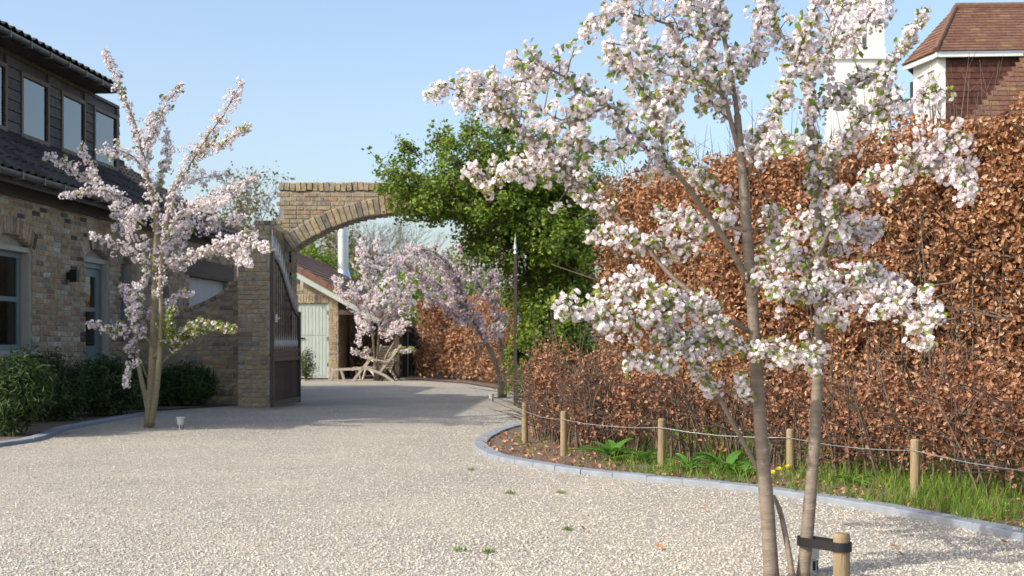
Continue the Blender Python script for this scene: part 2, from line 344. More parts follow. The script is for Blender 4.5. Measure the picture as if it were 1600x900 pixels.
def lay(pieces, parent, me, tmpl, m, limit, toworld, name='brick', rest='brickwork'):
    """pieces: (centre, size, 3x3 rotation) in the parent's space; the largest in view become objects of their own"""
    sc = []
    for i, (c, s, r) in enumerate(pieces):
        p = toworld @ Vector(c)
        x, y = pix(p) if p.y > .5 else (-999, -999)
        sc.append((-(F/p.y) if (-12 < x < 1612 and -12 < y < 912) else 1e3+p.y, i))
    sc.sort(); own = set(i for k, i in sc[:limit] if k < 0)
    for i in sorted(own):
        c, s, r = pieces[i]; o = bpy.data.objects.new(name, me); C.objects.link(o); o.parent = parent
        o.matrix_basis = Matrix.Translation(c) @ r.to_4x4() @ Matrix.Diagonal((*s, 1))
    ot = [q for i, q in enumerate(pieces) if i not in own]
    if ot:
        V, Fc = scatter(*tmpl, np.array([np.array(q[2]) for q in ot]), np.array([tuple(q[0]) for q in ot]), np.array([q[1] for q in ot]))
        obj(rest, np_mesh(rest, V, Fc), m, parent, world=False, kind='stuff')
def courses(L, hfun, holes, ch=.072, bl=.225, gap=.012, z0=0, depth=.06, off=0):
    """rectangles (u0,u1,z) of a running bond up to hfun(u), minus holes (u0,u1,z0,z1 or function)"""
    out = []; k = 0; z = z0; zmax = max(hfun(L*i/60) for i in range(61))
    while z+ch-gap <= zmax+.03:
        segs = []; u = -bl*(.5 if k % 2 else 0)+off
        while u < L:
            ln = bl if random.random() > .12 else bl/2
            a = max(0, u); b = min(L, u+ln-gap)
            if b-a > .03: segs.append((a, b))
            u += ln
        zc = z+ch/2
        for a, b in segs:
            parts = [(a, b)]
            for h in holes:
                iv = h(zc)
                if iv:
                    nx = []
                    for p, q in parts:
                        if iv[0] <= p and iv[1] >= q: continue
                        if iv[0] > p and iv[0] < q: nx.append((p, iv[0]-.004))
                        if iv[1] < q and iv[1] > p: nx.append((iv[1]+.004, q))
                        if iv[1] <= p or iv[0] >= q: nx.append((p, q))
                    parts = nx
            for p, q in parts:
                if q-p > .025 and zc < hfun((p+q)/2): out.append((p, q, zc))
        z += ch; k += 1
    return out, ch-gap
def rect(u0, u1, z0, z1): return lambda z: (u0, u1) if z0 < z < z1 else None
def rotz(a): return Matrix.Rotation(a, 3, 'Z')
def brick_face(cs, bh, org, ang, d=.05, proud=.009, rnd=.004):
    """course rectangles -> pieces on a face through org, running along angle ang, outward to the right-hand side"""
    r = rotz(ang); o = Vector(org); out = []
    for a, b, z in cs:
        pr = proud+random.uniform(-rnd, rnd)
        c = o+r @ Vector(((a+b)/2, d/2-pr, z)); out.append((c, (b-a, d, bh*random.uniform(.94, 1.03)), r @ Matrix.Rotation(random.uniform(-.006, .006), 3, 'Y')))
    return out

# ------------------------------------------------------------------ the brick house at left
HA = -math.atan(.0644); H0 = Vector((-6.55, 13, 0)); hd = Vector((math.sin(-HA), math.cos(HA), 0)); hn = Vector((hd.y, -hd.x, 0))
def u_at(px, s=0):
    k = (px-HX)/F; return (k*(H0.y+s*hn.y)-H0.x-s*hn.x)/(hd.x-k*hd.y)
house = thing('brick_house', 'long brick house with grey cladded dormer and dark tiled roof', 'house', H0, HA)
HW = Matrix.Translation(H0) @ Matrix.Rotation(HA, 4, 'Z')
def hb(name, m, boxes, parent=None, **k):
    b = MB()
    for a, c in boxes: b.box(a, c)
    return b.build(name, m, parent or house, world=False, **k)
UE = 13.45                                         # far end of the range
uw0, uw1 = u_at(52)-1.26, u_at(50); ud0, ud1 = u_at(133), u_at(170)
us0, us1 = u_at(188), u_at(206); ug0, ug1 = u_at(250), u_at(263); ga0, ga1 = u_at(295), u_at(357)
def arch_hole(u0, u1, z0, zs, rise):
    c = (u0+u1)/2; h = (u1-u0)/2; r = (h*h+rise*rise)/(2*rise); zc = zs+rise-r
    def f(z):
        if z < z0 or z > zs+rise: return None
        if z <= zs: return (u0, u1)
        w = math.sqrt(max(0, r*r-(z-zc)**2)); return (c-w, c+w)
    return f, (c, r, zc, math.asin(h/r))
openings = [(uw0, uw1, .84, 2.24, .14), (ud0, ud1, .0, 2.26, .12), (us0, us1, 1.15, 2.25, .1), (ug0, ug1, 1.15, 2.25, .1)]
holes = []; arcs = []
for o_ in openings:
    f, a_ = arch_hole(*o_); holes.append(f); arcs.append(a_)
    c, r, zc, th = a_
    holes.append((lambda c, r, zc, zs: lambda z: (c-math.sqrt(max(0, (r+.235)**2-(z-zc)**2)), c+math.sqrt(max(0, (r+.235)**2-(z-zc)**2))) if zs-.02 < z < zc+r+.235 and (r+.235)**2 > (z-zc)**2 else None)(c, r, zc, o_[3]))
def ring_fix(f, u0, u1): return lambda z: (lambda iv: None if iv is None else (max(iv[0], u0-.13), min(iv[1], u1+.13)))(f(z))
for i, o_ in enumerate(openings): holes[2*i+1] = ring_fix(holes[2*i+1], o_[0], o_[1])
holes += [rect(ga0, ga1, -1, 2.22), rect(ga0-.25, ga1+.35, 2.2, 2.55)]
# mortar wall: strips between the openings, cut course by course so the openings stay open
wall = MB(); T = .3
zz = [0]
while zz[-1] < 2.98: zz.append(zz[-1]+.036)
mort_h = [holes[0], holes[2], holes[4], holes[6], holes[8]]
for z0, z1 in zip(zz, zz[1:]):
    iv = sorted([h((z0+z1)/2) for h in mort_h if h((z0+z1)/2)]); u = 0
    for a, b in iv+[(UE, UE)]:
        if a-u > .001: wall.box((-T, u, z0), (0, a, z1))
        u = b
hwall = wall.build('wall', M_mortar, house, world=False)
cs, bh = courses(UE, lambda u: 2.98, holes)
pcs = brick_face(cs, bh, (0, 0, 0), R(90))
for (u0, u1, z0, zs, rise), (c, r, zc, th) in zip(openings, arcs):      # gauged arches of upright bricks
    n = max(7, int(2*th*(r+.11)/.078)); 
    for i in range(n):
        a = -th*1.12+2.24*th*(i+.5)/n; rr = r+.115
        ctr = Vector((-.025+.012, c+rr*math.sin(a), zc+rr*math.cos(a)))
        pcs.append((ctr, (2.24*th*rr/n-.012, .05, .22), rotz(R(90)) @ Matrix.Rotation(a, 3, 'Y')))
for uz in (1, 0):                                                       # gable end facing the viewer
    pass
lay(pcs, hwall, ME_BRICK, BRK, M_brick, 300, HW)
hb('gable_wall', M_mortar, [((-8, .0, 0), (-T-.002, .3, 3.0))])
MB().prism([(.0, .001, 3.0), (-8, .001, 3.0), (-4, .001, 6.4)], (0, .28, 0)).build('gable_wall', M_mortar, house, world=False)
MB().prism([(-.2, 8.35, 3.3), (-8, 8.35, 3.0), (-4, 8.35, 6.4)], (0, .2, 0)).build('gable_wall', M_clad, house, world=False)
hb('rear_wall', M_mortar, [((-8, .31, 0), (-7.7, 8.5, 3.0)), ((-5.5, 8.6, 0), (-5.2, UE, 3.0))])
hb('end_wall', M_mortar, [((-5.19, UE-.3, 0), (-T-.002, UE-.002, 3.0))])
# windows
def window(u0, u1, z0, z1, x=-.13, mid=True, m=M_green, fw=.07, sky_sheet=False, parent=None, label=None):
    fr = hb('window', m, [((x-.06, u0, z0), (x, u0+fw, z1)), ((x-.06, u1-fw, z0), (x, u1, z1)), ((x-.06, u0+fw, z1-fw), (x, u1-fw, z1)), ((x-.06, u0+fw, z0), (x, u1-fw, z0+fw))], parent or house)
    if mid:
        zm = z0+(z1-z0)*.52
        hb('sash', m, [((x-.05, u0+fw, zm-.03), (x-.008, u1-fw, zm+.03)), ((x-.05, u0+fw+.001, z0+fw), (x-.012, u0+fw+.05, zm-.03)), ((x-.05, u1-fw-.05, z0+fw), (x-.012, u1-fw-.001, zm-.03)),
                       ((x-.05, u0+fw+.001, zm+.03), (x-.012, u0+fw+.05, z1-fw)), ((x-.05, u1-fw-.05, zm+.03), (x-.012, u1-fw-.001, z1-fw))], fr)
        hb('pane', M_glass, [((x-.035, u0+fw, z0+fw), (x-.03, u1-fw, zm-.03))], fr); hb('pane', M_glass, [((x-.035, u0+fw, zm+.03), (x-.03, u1-fw, z1-fw))], fr)
    else: hb('pane', M_glass_clear if sky_sheet else M_glass, [((x-.035, u0+fw, z0+fw), (x-.03, u1-fw, z1-fw))], fr)
    if sky_sheet: hb('sky_sheet', M_sky_sheet, [((x-.055, u0+fw, z0+fw), (x-.048, u1-fw, z1-fw))], fr)  # white sheet behind the glass, painting in the sky's reflection
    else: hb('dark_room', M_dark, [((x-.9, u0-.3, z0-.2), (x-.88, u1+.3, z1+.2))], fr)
    return fr
def tympanum(i, z):
    u0, u1, z0, zs, rise = openings[i]; c, r, zc, th = arcs[i]
    poly = [(-.1, u0, z), (-.1, u1, z)]+[(-.1, c+r*math.sin(t), zc+r*math.cos(t)) for t in np.linspace(th, -th, 9)]
    MB().prism(poly, (-.08, 0, 0)).build('tympanum', M_mortar, house, world=False)
wn = window(uw0, uw1, .9, 2.17); hb('sill', M_cream, [((-.2, uw0-.04, .82), (.05, uw1+.04, .898))], wn); hb('lintel', M_cream, [((-.2, uw0, 2.172), (-.03, uw1, 2.235))], wn); tympanum(0, 2.236)
hb('window_casing', M_cream, [((-.13, uw1-.035, .9), (-.02, uw1-.002, 2.17)), ((-.13, uw0+.002, .9), (-.02, uw0+.035, 2.17))], wn)
window(us0, us1, 1.2, 2.24, fw=.05); tympanum(2, 2.245); window(ug0, ug1, 1.2, 2.24, fw=.05); tympanum(3, 2.245)
# door
dr = hb('door', M_green, [((-.17, ud0+.08, .06), (-.125, ud1-.08, .95)), ((-.17, ud0+.08, .95), (-.125, ud0+.2, 2.1)), ((-.17, ud1-.2, .95), (-.125, ud1-.08, 2.1)), ((-.17, ud0+.2, 1.98), (-.125, ud1-.2, 2.1)), ((-.17, ud0+.2, 1.46), (-.125, ud1-.2, 1.52))])
hb('door_frame', M_green, [((-.18, ud0, 0), (-.09, ud0+.075, 2.18)), ((-.18, ud1-.075, 0), (-.09, ud1, 2.18)), ((-.18, ud0+.075, 2.105), (-.09, ud1-.075, 2.18))], dr)
hb('door_lintel', M_cream, [((-.2, ud0, 2.182), (-.05, ud1, 2.256))], dr); tympanum(1, 2.258)
hb('casing', M_cream, [((-.09, ud1-.03, 0), (-.015, ud1-.002, 2.18))], dr)
for a, b in ((.97, 1.46), (1.52, 1.98)): hb('pane', M_glass, [((-.15, ud0+.2, a), (-.145, ud1-.2, b))], dr)
for i in range(5):
    a = ud0+.11+i*(ud1-ud0-.22)/5; hb('board', M_green, [((-.124, a, .1), (-.114, a+(ud1-ud0-.22)/5-.012, .9))], dr)
hb('handle', M_black, [((-.12, ud0+.12, 1.0), (-.07, ud0+.14, 1.14))], dr); hb('step', M_cream, [((-.2, ud0, 0), (.12, ud1, .055))], dr)
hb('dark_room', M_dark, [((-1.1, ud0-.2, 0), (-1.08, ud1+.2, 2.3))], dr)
# ribbed garage door and oak lintel
gd = hb('garage_door', M_ribbed, [((-.16, ga0, 0), (-.14, ga1, 2.22))])
n = 26
for i in range(n): a = ga0+(ga1-ga0)*i/n; hb('rib', M_ribbed, [((-.139, a+.012, .02), (-.118, a+(ga1-ga0)/n-.02, 2.2))], gd)
hb('lintel_beam', M_lintel, [((-.28, ga0-.25, 2.222), (.012, ga1+.35, 2.548))])
# eaves, gutter, roofs
def slope_tiles(x0, z0, x1, z1, ua, ub, tw, tl, tmpl, prof_h):
    """tiles laid up a slope from (x0,z0) to (x1,z1) in the house frame"""
    L = math.hypot(x1-x0, z1-z0); th = math.atan2(z1-z0, x0-x1); out = []
    r = Matrix(((0, -math.cos(th), math.sin(th)), (1, 0, 0), (0, math.sin(th), math.cos(th))))    # tile x -> along, y -> up slope, z -> out
    nr = max(1, round(L/tl)); nc = round((ub-ua)/tw)
    tilt = Matrix.Rotation(-.07, 3, 'X')
    for j in range(nr):
        for i in range(nc):
            t = (j+.5)/nr; c = Vector((x0+(x1-x0)*t, ua+(i+.5)*(ub-ua)/nc, z0+(z1-z0)*t))+Vector((math.sin(th), 0, math.cos(th)))*(prof_h+.012)
            out.append((c, ((ub-ua)/nc*1.04, L/nr*1.12, 1), r @ tilt))
    return out
def pantile():
    V = []; xs = np.linspace(-.5, .5, 7); n = len(xs)
    for z0 in (0, -.014):
        for y in (-.5, .5):
            for x in xs: V.append((x, y, .022*math.cos(2*math.pi*(x+.1))+z0))
    Fq = [(i, i+1, n+i+1, n+i) for i in range(n-1)]+[(i+1, i, 2*n+i, 2*n+i+1) for i in range(n-1)]
    return V, [Fq]
def flat_tile():
    V = [(x, y, z) for z in (-.012, .012) for x, y in ((-.49,-.5),(.49,-.5),(.49,.5),(-.49,.5))]
    return V, [[(0,3,2,1),(4,5,6,7),(0,1,5,4),(1,2,6,5),(2,3,7,6),(3,0,4,7)]]
PANT = pantile(); ME_PANT = share(*PANT, 'roof_tile', M_tile_dark)
FLAT = flat_tile(); ME_FLAT_B = share(*FLAT, 'roof_tile', M_tile_brown)
EZ = 3.08; XD = -.6
deck = MB().prism([(.3, -.25, EZ-.03), (-4, -.25, 6.55), (-8.3, -.25, EZ-.03), (-8.3, -.25, EZ-.13), (-4, -.25, 6.43), (.3, -.25, EZ-.13)], (0, 8.85, 0))
roof = deck.build('roof', M_fascia, house, world=False)
lay(slope_tiles(.36, EZ, XD-.02, EZ+.77, -.2, 8.6, .225, .3, PANT, .02)+slope_tiles(XD-.02, EZ+.77, -3.95, 6.55, -.2, .9, .225, .34, PANT, .02)+slope_tiles(XD-.02, EZ+.77, -1.1, EZ+1.18, 8.42, 8.6, .2, .34, PANT, .02), roof, ME_PANT, PANT, M_tile_dark, 220, HW, 'roof_tile', 'roof_tiles')
MB().prism([(.3, 8.61, EZ-.03), (-2.6, 8.61, 4.7), (-5.6, 8.61, EZ-.03), (-5.6, 8.61, EZ-.12), (-2.6, 8.61, 4.6), (.3, 8.61, EZ-.12)], (0, UE-8.61+.25, 0)).build('low_roof', M_fascia, house, world=False)
lr = house.children[-1]
lay(slope_tiles(.36, EZ, -2.55, 4.72, 8.62, UE+.22, .225, .33, PANT, .02), lr, ME_PANT, PANT, M_tile_dark, 300, HW, 'roof_tile', 'roof_tiles')
hb('ridge', M_tile_dark, [((-2.7, 8.62, 4.7), (-2.45, UE+.24, 4.8))], lr)
hb('soffit', M_fascia, [((.001, -.2, 2.982), (.3, UE+.2, 3.005)), ((.27, -.2, 2.80), (.3, UE+.2, 2.981))][:1])
hb('fascia', M_fascia, [((.3, -.2, 2.93), (.325, UE+.2, 3.08)), ((.012, .0, 2.84), (.05, UE, 2.98))])
def gutter(x, z, ua, ub, r=.065):
    n = 8; V = []
    for rr in (r, r-.008):
        for u in (ua, ub):
            for i in range(n+1): a = math.pi+math.pi*i/n; V.append((x+r+rr*math.cos(a), u, z+rr*math.sin(a)))
    k = n+1
    Fa = [(i, i+1, k+i+1, k+i) for i in range(n)]+[(2*k+i+1, 2*k+i, 3*k+i, 3*k+i+1) for i in range(n)]+[(0, k, 3*k, 2*k), (n, 2*k+n, 3*k+n, k+n)]+[(i, 2*k+i, 2*k+i+1, i+1) for i in range(n)]+[(k+i, k+i+1, 3*k+i+1, 3*k+i) for i in range(n)]
    g = MB().add(V, Fa).build('gutter', M_zinc, house, world=False)
    u = ua+.3
    while u < ub: hb('bracket', M_zinc, [((x-.0, u, z-.085), (x+2*r+.01, u+.025, z-.067)), ((x+2*r+.002, u, z-.067), (x+2*r+.01, u+.025, z+.008))], g); u += .62
gutter(.33, 3.06, -.25, UE+.25); 
# dormer
D0, D1 = .9, u_at(187, XD); DE = u_at(178, XD+.3); DZ0, DZ1 = EZ+.66, 4.98
dw = [(u_at(a, XD), u_at(b, XD)) for a, b in ((32, 76), (95, 133), (146, 183))]; dw = [(dw[0][0]-1.35, dw[0][1]-1.35)]+dw; dw = [(dw[0][0]-1.35, dw[0][1]-1.35)]+dw
DWZ = (3.86, 4.78)
dm = MB()
us = [D0]+[q for a in dw for q in a]+[D1]
dm.box((XD-.2, D0, DZ0), (XD-.03, D1, DWZ[0])); dm.box((XD-.2, D0, DWZ[1]), (XD-.03, D1, DZ1))
for a, b in zip(us[::2], us[1::2]): dm.box((XD-.2, a, DWZ[0]), (XD-.03, b, DWZ[1]))
dm.box((XD-3, D0, DZ0), (XD-.201, D0+.1, DZ1)); dm.box((XD-3, D1-.1, DZ0), (XD-.201, D1, DZ1))
dorm = dm.build('dormer', M_fascia, house, world=False)
bhgt = .148
for k in range(9):
    z0 = DZ0+k*bhgt; z1 = min(z0+bhgt-.008, DZ1)
    if z1-z0 < .03: break
    ss = [(D0, D1)] if (z1 <= DWZ[0] or z0 >= DWZ[1]) else list(zip(us[::2], us[1::2]))
    for a, b in ss:
        if b-a > .02: MB().add([(XD-.03, a, z0), (XD+.006, a, z0), (XD-.008, a, z1), (XD-.03, a, z1), (XD-.03, b, z0), (XD+.006, b, z0), (XD-.008, b, z1), (XD-.03, b, z1)],
                 [(0,1,2,3),(7,6,5,4),(1,5,6,2),(0,4,5,1),(3,2,6,7)]).build('board', M_clad, dorm)
for a, b in dw: window(a, b, *DWZ, x=XD+.02, mid=False, m=M_wood, fw=.06, sky_sheet=True)
hb('dormer_eaves', M_fascia, [((XD-.1, D0-.15, DZ1), (XD+.3, DE, DZ1+.03))])
MB().prism([(XD+.32, D0-.15, DZ1+.031), (XD+.32, D0-.15, DZ1+.09), (-3.6, D0-.15, DZ1+1.2), (-3.6, D0-.15, DZ1+1.1)], (0, DE+.15-D0, 0)).build('dormer_roof', M_fascia, house, world=False)
dr_ = house.children[-1]
lay(slope_tiles(XD+.36, DZ1+.1, -3.6, DZ1+1.22, D0-.15, DE, .225, .34, PANT, .02), dr_, ME_PANT, PANT, M_tile_dark, 60, HW, 'roof_tile', 'roof_tiles')
gutter(XD+.33, DZ1+.05, D0-.15, DE, .055)
# lamp on the wall
lu = u_at(104); lp = H0+hd*lu+hn*.01
wl = thing('wall_lamp', 'small black box wall lamp between window and door', 'lamp', (lp.x, lp.y, 1.93), HA)
MB().box((.0, -.03, -.05), (.05, .03, .05)).build('mount', M_black, wl, world=False)
MB().box((.05, -.055, -.085), (.155, .055, .085)).build('shade', M_black, wl, world=False)

# ------------------------------------------------------------------ entrance walls, arch, gates
AY = 21.0; AX0, AX1 = -3.62, .25; ATOP = 3.49; ac = (AX0+AX1)/2; hs = (AX1-AX0)/2; rise = .63; zsp = 2.5
ar = (hs*hs+rise*rise)/(2*rise); azc = zsp+rise-ar; ath = math.asin(hs/ar)
arch = thing('brick_archway', 'weathered yellow brick archway spanning the driveway, ivy covered at right', 'archway', ((AX0+AX1)/2, AY, 0))
def arch_iv(z):
    if z < zsp: return (AX0, AX1)
    if z > zsp+rise: return None
    q = math.sqrt(max(0, ar*ar-(z-azc)**2)); return (ac-q, ac+q)
LX, RX = -4.2, 1.0
def a_top(x): return ATOP if x > -3.82 else 2.93
mw = MB(); z = 0
while z < ATOP-.02:
    z1 = min(z+.03, ATOP); zc_ = (z+z1)/2; l = LX if zc_ < 2.93 else -3.81; iv = arch_iv(zc_)
    if iv: mw.box((l, AY, z), (iv[0], AY+.5, z1)); mw.box((iv[1], AY, z), (RX, AY+.5, z1))
    else: mw.box((l, AY, z), (RX, AY+.5, z1))
    z = z1
awall = mw.build('wall', M_mortar, arch)
def ring_iv(z):
    ro = ar+.29
    if z < 2.28 or z > azc+ro: return None
    q = math.sqrt(max(0, ro*ro-(z-azc)**2)); return (max(ac-q, AX0-.2)-LX, min(ac+q, AX1+.2)-LX)
cs, bh = courses(RX-LX, lambda u: a_top(u+LX)-.02, [lambda z: (lambda iv: iv and (iv[0]-LX, iv[1]-LX))(arch_iv(z)), ring_iv])
pcs = brick_face(cs, bh, (LX, AY, 0), 0)
lay(pcs, awall, ME_BRICK_Y, BRK, M_brick_yellow, 190, Matrix()); pcs = []
nv = 46
for i in range(nv):                                                   # arch ring of upright bricks, front and soffit
    a = -ath*1.03+2.06*ath*(i+.5)/nv; rr = ar+.14
    pcs.append((Vector((ac+rr*math.sin(a), AY+.235-.02+random.uniform(-.006, .006), azc+rr*math.cos(a))), (2.06*ath*rr/nv-.014, .5, .285+random.uniform(-.025, .015)), Matrix.Rotation(a, 3, 'Y')))
nc = 52
for i in range(nc):                                                   # rough upright coping
    x = -3.83+(RX+3.83)*(i+.5)/nc
    pcs.append((Vector((x, AY+.25, ATOP+.065+random.uniform(-.008, .008))), ((RX+3.83)/nc-.012, .54+random.uniform(-.03, .03), .14+random.uniform(-.02, .012)), Matrix.Rotation(random.uniform(-.1, .1), 3, 'Y')))
for i in range(5): pcs.append((Vector((LX-.02+.09*i+.03, AY+.25, 2.965)), (.078, .54, .07), rotz(0)))
lay(pcs, awall, ME_BRICK_L, BRKL, M_brick_yellow, 110, Matrix()); pcs = []
zc_ = .036
while zc_ < zsp:                                                      # jamb faces
    for sx, x in ((1, AX0), (-1, AX1)):
        off = .0 if int(zc_/.072) % 2 else .11
        for a, b in (((0, .21), (.222, .5)) if off else ((0, .10), (.112, .33), (.342, .5))):
            pcs.append((Vector((x-sx*.02+sx*.006, AY+(a+b)/2, zc_)), (b-a, .05, .06), rotz(R(90)*sx)))
    zc_ += .072
lay(pcs, awall, ME_BRICK_Y, BRK, M_brick_yellow, 0, Matrix(), rest='jamb_bricks')
# concave wing wall with pillar
wing = thing('garden_wall', 'low brick wing wall sweeping down in a curve from gate pillar to house', 'wall', (-4.9, 20.6, 0))
WX0, WX1 = -6.05, -4.2; WY = 20.55
def wtop(u):
    x = WX0+u; t = max(0, min(1, (x+5.55)/1.35)); return 1.42+.85*(1-math.sqrt(max(0, 1-t**1.8)))+.16*t
poly = [(WX0, WY, 0), (WX1, WY, 0)]+[(WX0+u, WY, wtop(u)) for u in np.linspace(WX1-WX0, 0, 18)]
ww = MB().prism(poly, (0, .33, 0)).build('wall', M_mortar, wing)
cs, bh = courses(WX1-WX0, lambda u: wtop(u)-.02, [])
pcs = brick_face(cs, bh, (WX0, WY, 0), 0)
un = np.linspace(0, WX1-WX0, 24)
for a, b in zip(un, un[1:]):
    t = math.atan2(wtop(b)-wtop(a), b-a); c = (a+b)/2
    pcs.append((Vector((WX0+c, WY+.165, wtop(c)+.03)), ((b-a)/math.cos(t)-.012, .37, .065), Matrix.Rotation(-t, 3, 'Y')))
lay(pcs, ww, ME_BRICK_Y, BRK, M_brick_yellow, 160, Matrix())
PX0, PX1, PY0, PY1, PZ = -4.22, -3.74, 19.72, 20.98, 2.72
gp = MB().box((PX0, PY0, 0), (PX1, PY1, PZ)).build('pillar', M_mortar, wing)
cs, bh = courses(PX1-PX0, lambda u: PZ, []); pcs = brick_face(cs, bh, (PX0, PY0, 0), 0)
cs, bh = courses(PY1-PY0, lambda u: PZ, [], off=-.11); pcs += brick_face(cs, bh, (PX1, PY0, 0), R(90))
for i in range(6): pcs.append((Vector((PX0+.04+i*.08, (PY0+PY1)/2, PZ+.035)), (.072, PY1-PY0+.05, .075), rotz(0)))
lay(pcs, gp, ME_BRICK_Y, BRK, M_brick_yellow, 300, Matrix())
# iron gates: high at the hinge, sweeping down to the meeting edge
def gate(label, a, b):
    a = Vector(a); b = Vector(b); d = (b-a); L = d.length; rz = math.atan2(d.y, d.x)
    g = thing('iron_gate', label, 'gate', a, rz)
    def top(x):
        t = x/L; return 1.45+.85*(.5+.5*math.cos(math.pi*min(1, t*1.02)))
    fr = MB(); fr.box((0, -.025, .03), (.055, .025, 2.36)); fr.box((L-.07, -.03, .03), (L, .03, 1.5))
    for z0, z1 in ((.05, .12), (.72, .78), (.86, .9)): fr.box((.071, -.025, z0), (L-.071, .025, z1))
    fr.build('frame', M_iron, g, world=False)
    MB().box((.0705, -.008, .785), (L-.0705, .008, .855)).build('lower_panel', M_iron, g, world=False)
    xs = np.linspace(.05, L-.05, 26); rl = MB()
    for p, q in zip(xs, xs[1:]): rl.bar((p, 0, top(p)), (q, 0, top(q)), .035, .06)
    rl.build('top_rail', M_iron, g, world=False)
    n = 13
    for i in range(n):
        x = .07+(L-.14)*(i+.5)/n; z1 = top(x)-.02
        br = MB().tube([(x, 0, .9), (x, 0, z1)], .0075, 6); br.build('bar', M_iron, g, world=False)
        MB().lathe([(.009, 0), (.016, .03), (.009, .06), (.014, .09), (.010, .18), (.001, .3)], (x, 0, top(x)+.03), 7).build('spike', M_tip, g, world=False)
        for xx in (x, x+(L-.14)/n/2):
            if xx < L-.08: MB().lathe([(.005, 0), (.010, .09), (.009, .11), (.001, .24)], (xx, .0, .9), 6).build('dog_spike', M_tip, g, world=False)
        for xx in (x, x+(L-.14)/n/2):
            if xx < L-.08: MB().tube([(xx, 0, .12), (xx, 0, .72)], .007, 5).build('lower_bar', M_iron, g, world=False)
    MB().lathe([(.03, 0), (.02, .04), (.03, .07), (.022, .12), (.002, .32)], (.035, 0, 2.36), 8).build('post_finial', M_tip, g, world=False)
    MB().box((.06, -.06, 1.3), (.13, -.03, 1.42)).box((.02, -.09, 1.35), (.14, -.075, 1.37)).build('latch', M_tip, g, world=False)
    return g
gate('open brown iron gate leaf with silver spikes beside the brick pillar', (-3.575, 19.05, 0), (-3.465, 20.85, 0))
gate('open iron gate leaf seen edge on against the green climber', (.05, 19.55, 0), (.078, 21.4, 0))

# ------------------------------------------------------------------ barn beyond the arch
BY = 34.5; barn = thing('barn', 'yellow brick barn with brown tiled roof and pale green plank door', 'barn', (-6, BY, 0))
def bz(x): return 2.98-.56*(x+5.74)
BX0, BX1 = -12.4, -4.69; RXr = -8.6
bd0, bd1 = -5.82, -4.95
mb = MB()
for x0, x1, z0 in ((BX0, bd0, 0), (bd0, bd1, 2.05), (bd1, BX1, 0)):
    xs = sorted(set([x0, x1]+([RXr] if x0 < RXr < x1 else [])))
    mb.prism([(x0, BY, z0), (x1, BY, z0)]+[(x, BY, (bz(x) if x >= RXr else bz(2*RXr-x))-.16) for x in reversed(xs)], (0, .3, 0))
mb.box((BX1-.3, BY+.301, 0), (BX1, 59.8, 2.2)); mb.box((BX0, BY+.301, 0), (BX0+.3, 59.8, 2.4)); mb.box((BX1+.001, 36.9, 0), (-3.0, 37.1, 1.5))
bw = mb.build('wall', M_mortar, barn)
ux = 8.2
cs, bh = courses(BX1+ux, lambda u: bz(u-ux)-.2, [rect(bd0+ux-.02, bd1+ux+.02, -1, 2.29)])
pcs = brick_face(cs, bh, (-ux, BY, 0), 0)
for i in range(12): pcs.append((Vector((bd0-.02+(bd1-bd0+.04)*(i+.5)/12, BY+.012, 2.17)), ((bd1-bd0)/12-.012, .05, .22), rotz(0)))
cs, bh = courses(2.3, lambda u: 2.15, []); pcs += brick_face(cs, bh, (BX1, BY, 0), R(90))
lay(pcs, bw, ME_BRICK_Y, BRK, M_brick_yellow, 200, Matrix())
d_ = MB().box((bd0, BY+.05, .04), (bd1, BY+.09, 2.04)).build('door', M_pale, barn)
nb = 8
for i in range(nb):
    a = bd0+.06+(bd1-bd0-.12)*i/nb; b = a+(bd1-bd0-.12)/nb-.012
    for z0, z1 in ((.1, 1.16), (1.2, 1.98)): MB().box((a, BY+.036, z0), (b, BY+.05, z1)).build('board', M_pale, d_)
for q in ((bd0, .04, bd0+.055, 2.04), (bd1-.055, .04, bd1, 2.04)): MB().box((q[0], BY+.03, q[1]), (q[2], BY+.0499, q[3])).build('stile', M_pale, d_)
MB().box((bd0+.1, BY+.0, 1.1), (bd0+.22, BY+.03, 1.13)).build('latch', M_black, d_)
for z in (.35, 1.05, 1.75): MB().box((bd1-.03, BY+.01, z), (bd1+.02, BY+.029, z+.1)).build('hinge', M_black, d_)
rf = MB().prism([(RXr, BY-.3, bz(RXr)-.02), (-2.95, BY-.3, bz(-2.95)-.02), (-2.95, BY-.3, bz(-2.95)-.12), (RXr, BY-.3, bz(RXr)-.12)], (0, 25.6, 0))
rf.prism([(RXr, BY-.3, bz(RXr)-.02), (RXr, BY-.3, bz(RXr)-.12), (-12.8, BY-.3, bz(2*RXr+12.8)-.12), (-12.8, BY-.3, bz(2*RXr+12.8)-.02)], (0, 25.6, 0))
broof = rf.build('roof', M_tile_brown, barn)
th = math.atan(.56); L = (-2.9-RXr)/math.cos(th); nr = 17; ncol = 70; pcs = []
rm = Matrix(((0, -math.cos(th), math.sin(th)), (1, 0, 0), (0, math.sin(th), math.cos(th)))) @ Matrix.Rotation(-.06, 3, 'X')
for j in range(nr):
    for i in range(ncol):
        s = L*(j+.5)/nr; x = -2.9-s*math.cos(th); pcs.append((Vector((x, BY-.28+25.5*(i+.5)/ncol, bz(x)+.035)), (25.5/ncol*.99, L/nr*1.12, 1.6), rm))
lay(pcs, broof, ME_FLAT_B, FLAT, M_tile_brown, 300, Matrix(), 'roof_tile', 'roof_tiles')
